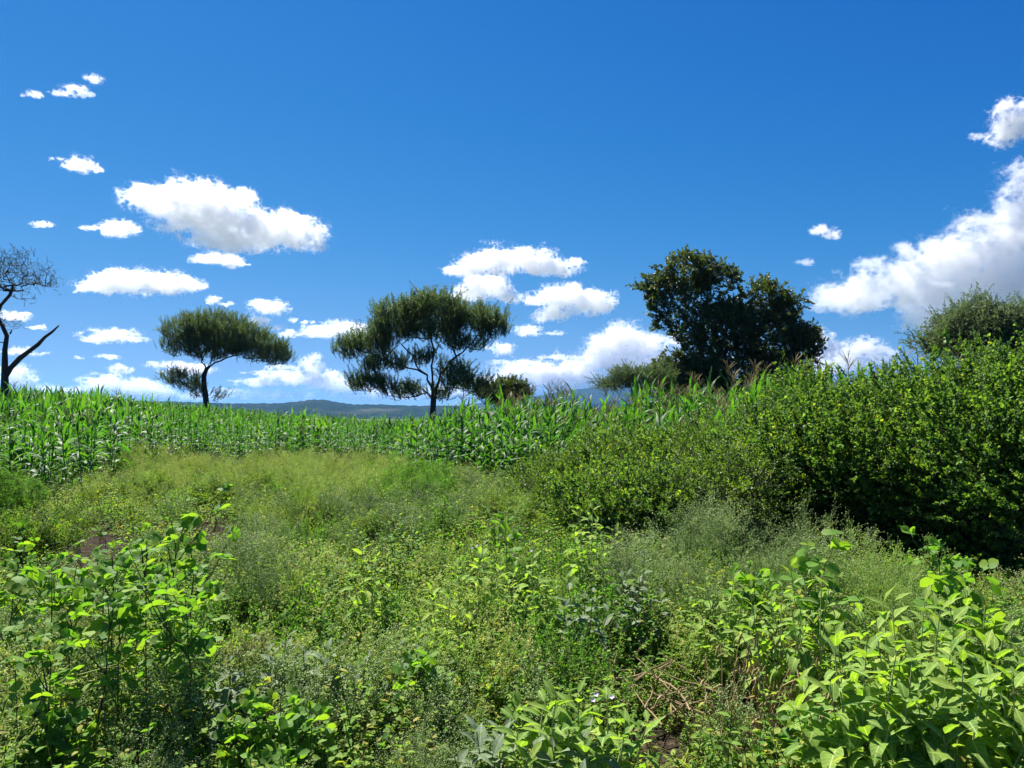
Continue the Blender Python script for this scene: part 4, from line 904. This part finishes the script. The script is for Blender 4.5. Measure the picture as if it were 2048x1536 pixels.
BS = [
 (1700, 1300, .85, .34, 8, .15, 'large-leaved pale green shrub at the lower left of the right-hand group', 'broad'),
 (1820, 1225, .95, .36, 9, .155, 'big pale green shrub in the middle of the right-hand group', 'broad'),
 (1935, 1205, .95, .34, 8, .15, 'pale green shrub at the back right of the right-hand group below the hedge', 'broad'),
 (2030, 1300, .8, .32, 7, .15, 'pale green shrub cut off by the right edge of the view', 'broad'),
 (1880, 1345, .75, .34, 8, .16, 'shrub with big hanging dark green leaves at the front of the right-hand group', 'broad'),
 (1770, 1400, .62, .28, 7, .15, 'low broad-leaved shrub at the bottom of the right-hand group with yellow leaves', 'broad'),
 (1625, 1185, .9, .30, 7, .12, 'yellow-green shrub above the hanging dry pods', 'broad'),
 (1540, 1190, .82, .28, 6, .115, 'yellowing shrub left of the dry pods, in front of pale weeds', 'broad'),
 (1445, 1185, .72, .26, 6, .11, 'small yellow-green shrub at the left end of the right-hand group', 'broad'),
 (1180, 1040, 1.0, .28, 7, .125, 'upright pale shrub, tallest in the centre of the weeds', 'broad'),
 (1060, 1130, .8, .26, 6, .115, 'pale shrub with lilac flowers just left of the tallest central shrub', 'broad'),
 (950, 1115, .85, .34, 8, .13, 'spreading pale shrub with lilac flowers and yellowing lower leaves', 'broad'),
 (890, 1200, .72, .26, 6, .125, 'shrub with rounder light green leaves under the spreading pale shrub', 'broad'),
 (1270, 1150, .72, .26, 6, .12, 'grey-green shrub with one yellow leaf right of the tallest central shrub', 'woolly'),
 (1160, 1180, .7, .24, 5, .12, 'grey-green low shrub below the tallest central shrub', 'woolly'),
 (740, 1120, .78, .22, 5, .11, 'drooping yellow-green shrub standing alone on the yellow weeds', 'broad'),
 (1070, 1410, .62, .24, 7, .15, 'large-leaved shrub at the bottom centre', 'broad'),
 (1200, 1430, .58, .24, 7, .14, 'large-leaved shrub with a lilac flower at the bottom, left of the dead sticks', 'broad'),
 (985, 1470, .5, .22, 6, .14, 'grey-green shrub at the very bottom left of the bottom centre shrub', 'woolly'),
 (1150, 1505, .46, .24, 6, .16, 'big ribbed leaves of a shrub at the bottom edge below centre', 'woolly'),
 (640, 1315, .5, .26, 7, .12, 'dark grey-green shrub right of the brown dead tuft', 'woolly'),
 (560, 1300, .52, .24, 6, .115, 'grey-green woolly shrub beneath the brown dead tuft', 'woolly'),
 (720, 1335, .46, .24, 6, .11, 'low grey-green shrub with pale leaf undersides, left of the yellow leaves', 'woolly'),
 (830, 1300, .48, .22, 5, .11, 'small dark green shrub between the woolly shrubs and the yellow leaves', 'woolly'),
 (470, 1330, .5, .2, 5, .11, 'small woolly shrub at the foot of the round-leaved plants', 'woolly')]
for i, a in enumerate(BS): broad_shrub(*a, 700 + i, yellow=.12 if i in (5, 6, 7, 11, 15) else .03, flowers=3 if i in (10, 11, 17) else 0)

def round_leaf_mesh(k, big=1.0):
    rs = np.random.RandomState(760 + k); b = MB(); L = .10 + .03 * rs.rand(); npair = 2 + (k % 2)
    P = np.stack([np.zeros(5), np.linspace(0, L, 5), -.25 * L * np.linspace(0, 1, 5) ** 2 + .1 * L * np.linspace(0, 1, 5)], -1); b.tube(P, np.linspace(.0018, .001, 5), 3, .6)
    for i in range(npair):
        u = .45 + .55 * i / max(1, npair - 1); p = np.array([np.interp(u, np.linspace(0, 1, 5), P[:, q]) for q in range(3)])
        for s in (-1, 1):
            d = unit(np.array([[s * 1.0, .35 + .25 * i, .1 * rs.randn()]])); b.inst(*lf_round, frames(d, np.array([rs.randn() * .6])), p[None], np.array([.060 * (.8 + .3 * u) * big]), np.array([rs.rand()]))
    return b.mesh('leaf', M['round'])
RL = [round_leaf_mesh(k) for k in range(7)]; RLB = [round_leaf_mesh(k, 1.35) for k in range(4)]
def round_plant(px, py, h, label, seed, big=False, nl=10, group='round-leaved plants on tall thin stems'):
    rs = np.random.RandomState(seed); x, y = placed(px, py, h); e = root('round_leaved_plant', x, y); tag(e, label, 'plant', group)
    t = np.linspace(0, 1, 8); S = np.stack([0 * t, 0 * t, h * t], -1) + np.cumsum(rs.randn(8, 3) * [.012, .012, 0], 0); S[0] = [0, 0, -.02]
    b = MB(); b.tube(S, np.linspace(.006, .0025, 8), 5, .5); stems = [(S, .5)]
    for k in range(2 + rs.randint(2)):
        u = .45 + .4 * rs.rand(); p = np.array([np.interp(u, t, S[:, q]) for q in range(3)]); az = rs.rand() * 6.28; L = h * .3 * (.7 + .6 * rs.rand())
        Q = np.stack([p, p + [math.cos(az) * L * .35, math.sin(az) * L * .35, L * .5], p + [math.cos(az) * L * .6, math.sin(az) * L * .6, L]]); b.tube(Q, [.004, .003, .002], 4, .5); stems.append((Q, .2))
    b.build('stem', M['stem'], e)
    for S_, u0 in stems:
        m = nl if len(S_) > 3 else 4; tt = np.linspace(0, 1, len(S_))
        for i in range(m):
            u = u0 + (1 - u0) * i / (m - 1); p = np.array([np.interp(u, tt, S_[:, q]) for q in range(3)]); az = i * 2.4 + rs.rand()
            Rm = frames(sph(np.array([az]), np.array([.25 + .6 * (i / m) ** 2 + rs.randn() * .25])), np.array([rs.randn() * .55]))[0]
            link('leaf', (RLB if big else RL)[rs.randint(0, 4 if big else 7)], e, Rm, p, (.8 + .4 * rs.rand()) * (1 if u < .9 else .7))
RP = [
 (265, 1165, 1.0, 'tall round-leaved plant with the longest bare dark stem'), (208, 1205, .95, 'round-leaved plant whose dark stem is just left of the longest bare stem'), (330, 1150, 1.05, 'bushy round-leaved plant in the heart of the left group'),
 (385, 1185, 1.0, 'round-leaved plant at the right side of the left group'), (172, 1185, 0, 'round-leaved plant left of the two bare dark stems'), (118, 1285, .8, 'short round-leaved plant standing apart at the lower left'),
 (28, 1135, .95, 'round-leaved plant with a pale top near the left edge'), (10, 1205, 0, 'round-leaved plant cut off by the left edge'), (300, 1062, 1.15, 'tall round-leaved plant at the back left of the left group'),
 (350, 1040, 1.22, 'tallest round-leaved plant, topping the left group'), (392, 1058, 1.12, 'round-leaved plant at the back right of the left group'), (208, 1082, 1.05, 'round-leaved plant with a leafy top against the dark soil gap'),
 (232, 1115, 1.0, 'round-leaved plant just in front of the dark soil gap'), (90, 1140, .95, 'round-leaved plant left of the dark soil gap'), (422, 1215, 0, 'round-leaved plant near the brown dead tuft'),
 (372, 1262, 0, 'low round-leaved plant in front of the left group'), (412, 1300, 0, 'low round-leaved plant at the lower right of the left group'), (318, 1245, 0, 'round-leaved plant between the bare stems and the left group'),
 (130, 1430, .5, 'tiny round-leaved plant low beneath the lone short one'), (540, 1385, .6, 'round-leaved plant with bright leaves at the lower left of centre'), (600, 1440, .48, 'bright round-leaved plant near the bottom left of centre'),
 (505, 1450, .48, 'round-leaved plant left of the bright pair at the bottom'), (565, 1500, .42, 'large round leaves at the very bottom left of centre'), (55, 1065, 1.0, 'round-leaved plant at the back left by the maize clump shade'),
 (115, 1190, 0, 'round-leaved plant amid yellow weeds at the left'), (150, 1130, .98, 'round-leaved plant at the left rim of the dark soil gap'), (280, 1120, 0, 'round-leaved plant left of the tallest one'), (350, 1120, 1.08, 'round-leaved plant right below the tallest one'),
 (440, 1130, .0, ''), (1385, 1290, 0, 'round-leaved plant beside the dry pods on their left'), (840, 1320, .55, 'round-leaved plant beside the yellow leaves'), (1020, 1040, .9, 'faint round-leaved plant behind the spreading pale shrub'),
 (1590, 1445, .36, 'small bright round-leaved plant under the dry pods')]
for i, a in enumerate(RP):
    if a[2]: round_plant(*a, 800 + i)
for i, a in enumerate([(1640, 1105, 1.1, 'large round-leaved plant rising above the yellow-green shrubs on the right'), (1865, 1108, 1.05, 'round-leaved plant standing out against the dark hedge'), (1915, 1150, .95, 'round-leaved plant reaching right over the dark hedge'), (1975, 1235, .85, 'round-leaved plant at the far right behind the pale shrubs'), (1495, 1140, .85, 'round-leaved plant at the left of the right-hand shrubs, by the pale weeds'), (1670, 1430, .45, 'round-leaved plant at the lower left corner of the right-hand shrubs')]):
    round_plant(*a, 850 + i, True, 12)

def mesh_plant(name, proto_mesh, px, py, h, label, cat, group, H, seed, tilt=0):
    rs = np.random.RandomState(seed); x, y = placed(px, py, h); o = bpy.data.objects.new(name, proto_mesh); C.objects.link(o)
    o.location = (x, y, float(gz(x, y)) - .01); o.rotation_euler = (rs.randn() * tilt, rs.randn() * tilt, rs.rand() * 6.28); o.scale = (h / H,) * 3; tag(o, label, cat, group)
bigw = [panicle_plant(1.0, 900 + s, 7, 9, 6, 5, .005, leaves=90, lw=.04) for s in range(4)]
bigb = [panicle_plant(1.0, 910 + s, 7, 9, 6, 4, .005, ('dry', 'dry', 'grass'), 60, .04) for s in range(2)]
for i, a in enumerate([(1600, 1005, 1.1, 'tall pale weed with tiny white flowers in front of the dark hedge'), (1680, 1050, 1.0, 'pale flowering weed right of the tall one by the hedge'), (1440, 975, 1.15, 'grey-green flowering weed with thin arching stems left of the hedge shade'), (1370, 1000, 1.05, 'pale flowering weed beside the low thicket bush'), (1530, 1045, .95, 'pale flowering weed left of the tall one by the hedge'),
    (1290, 1055, .95, 'pale flowering weed right of the tallest central shrub'), (1240, 1075, .9, 'small pale flowering weed touching the tallest central shrub'), (510, 1045, .95, 'rounded pale flowering weed in the middle distance at the left'), (560, 1065, .9, 'pale flowering weed right of the rounded one'), (1980, 1190, .9, 'spindly flowering weed against the dark foot of the hedge'),
    (900, 1470, .5, 'white-dotted flowering weed at the bottom, left of the big leaves'), (800, 1440, .52, 'white-dotted flowering weed at the bottom below the woolly shrubs'), (340, 1430, .55, 'white-dotted flowering weed at the bottom left under the round leaves'), (1400, 1100, .85, 'pale flowering weed behind the yellow-green shrubs')]):
    mesh_plant('flowering_weed', bigw[i % 4].data, *a, 'weed', 'tall white-flowering weeds', 1.15, 920 + i)
for i, a in enumerate([(1760, 1075, 1.02, 'brownish seeding weed at the dark foot of the hedge'), (1790, 1110, .92, 'brownish seeding weed just right of the other one by the hedge')]):
    mesh_plant('seeding_weed', bigb[i].data, *a, 'weed', 'brown seeding weeds by the hedge', 1.1, 940 + i)
bigf = [feathery(.9, 950 + s, 9) for s in range(3)]
for i, a in enumerate([(1085, 1175, .82, 'feathery blue-green weed left of the bare stems in the centre'), (1130, 1200, .78, 'feathery blue-green weed with dark upright stems in the centre'), (1030, 1215, .72, 'feathery weed beside the yellow leaves'), (1190, 1250, .65, 'feathery weed over the dark hollow'), (880, 930, 1.0, 'smaller green feathery bush right of the rounded one'), (1100, 1390, .5, 'low feathery weed above the bottom large-leaved shrub')]):
    mesh_plant('feathery_weed', bigf[i % 3].data, *a, 'weed', 'feathery green weeds', .95, 960 + i)

# dry plant with hanging pods
def pod_mesh():
    b = MB(); t = np.linspace(0, 1, 6); P = np.stack([.02 * np.sin(t * 2), 0 * t, -.09 * t], -1); b.tube(P, [.003, .007, .0085, .007, .009, .002], 5, .5); return b.mesh('pod', M['pod'])
POD = pod_mesh()
for i, (px, py, h, label) in enumerate([(1560, 1255, .75, 'dry plant hung with tan pods in the middle of the brown patch'), (1610, 1180, .88, 'dry plant hung with tan pods behind the yellow-green shrub'), (1500, 1290, .68, 'dry plant hung with tan pods at the left of the brown patch'), (1640, 1300, .66, 'dry plant hung with tan pods touching the large-leaved shrub'), (1570, 1360, .5, 'low dry plant with pods at the bottom of the brown patch'), (1440, 1250, .66, 'thin dry plant with pods left of the brown patch by the pale weeds'), (1470, 1380, .46, 'low dry plant with pods near the dead sticks'), (1535, 1215, .8, 'dry plant with pods just under the yellowing shrub'), (1400, 1330, .5, 'small dry plant with pods above the dead sticks')]):
    rs = np.random.RandomState(970 + i); x, y = placed(px, py, h); e = root('dry_pod_plant', x, y); tag(e, label, 'dry plant', 'dry plants with hanging pods'); b = MB(); tips = []
    for k in range(9):
        az = rs.rand() * 6.28; R_ = .1 + .25 * rs.rand(); H_ = h * (.6 + .4 * rs.rand()); t = np.linspace(0, 1, 6)
        S = np.stack([np.cos(az) * R_ * t, np.sin(az) * R_ * t, H_ * t - .12 * t ** 4], -1) + np.cumsum(rs.randn(6, 3) * .012, 0); b.tube(S, np.linspace(.004, .002, 6), 4, rs.rand()); tips += [S[j] for j in (2, 3, 4, 5)]
    b.build('stem', M['dead'], e)
    for p in tips: link('pod', POD, e, frames(np.array([[rs.randn(), rs.randn(), rs.randn() * .7]]))[0], p + rs.randn(3) * .012, .5 + .5 * rs.rand())

# dead sticks over the bare soil
rs = np.random.RandomState(990); g0 = gpt(1330, 1440)
for i in range(34):
    e0 = g0 + [rs.randn() * .22, rs.randn() * .18, 0]; az = rs.randn() * .6 + (2.3 if i % 2 else .4); L = .25 + .45 * rs.rand(); el = rs.rand() * .35
    t = np.linspace(-.5, .5, 6)[:, None]; S = t * np.array([math.cos(az) * L, math.sin(az) * L, math.sin(el) * L]) + [0, 0, .06 + .22 * rs.rand()] + np.cumsum(rs.randn(6, 3) * .012, 0)
    b = MB(); b.tube(S, np.linspace(.008, .003, 6) * (.6 + .7 * rs.rand()), 5, .4 + .6 * rs.rand()); o = b.build('dead_stick', M['dead']); o.location = e0
    tag(o, 'dry brown stick lying in the tangle over bare soil at the bottom', 'stick', 'dead sticks tangled over the bare soil')
# brown dead tuft
x, y = placed(500, 1285, .28)
o = panicle_plant(.32, 995, 16, 8, 5, 2, .003, ('dead', 'dead', 'dead'), 0); C.objects.link(o); o.name = 'dead_tuft'; o.location = (x, y, float(gz(x, y))); tag(o, 'round tuft of dead brown stems between green weeds', 'dead plant')
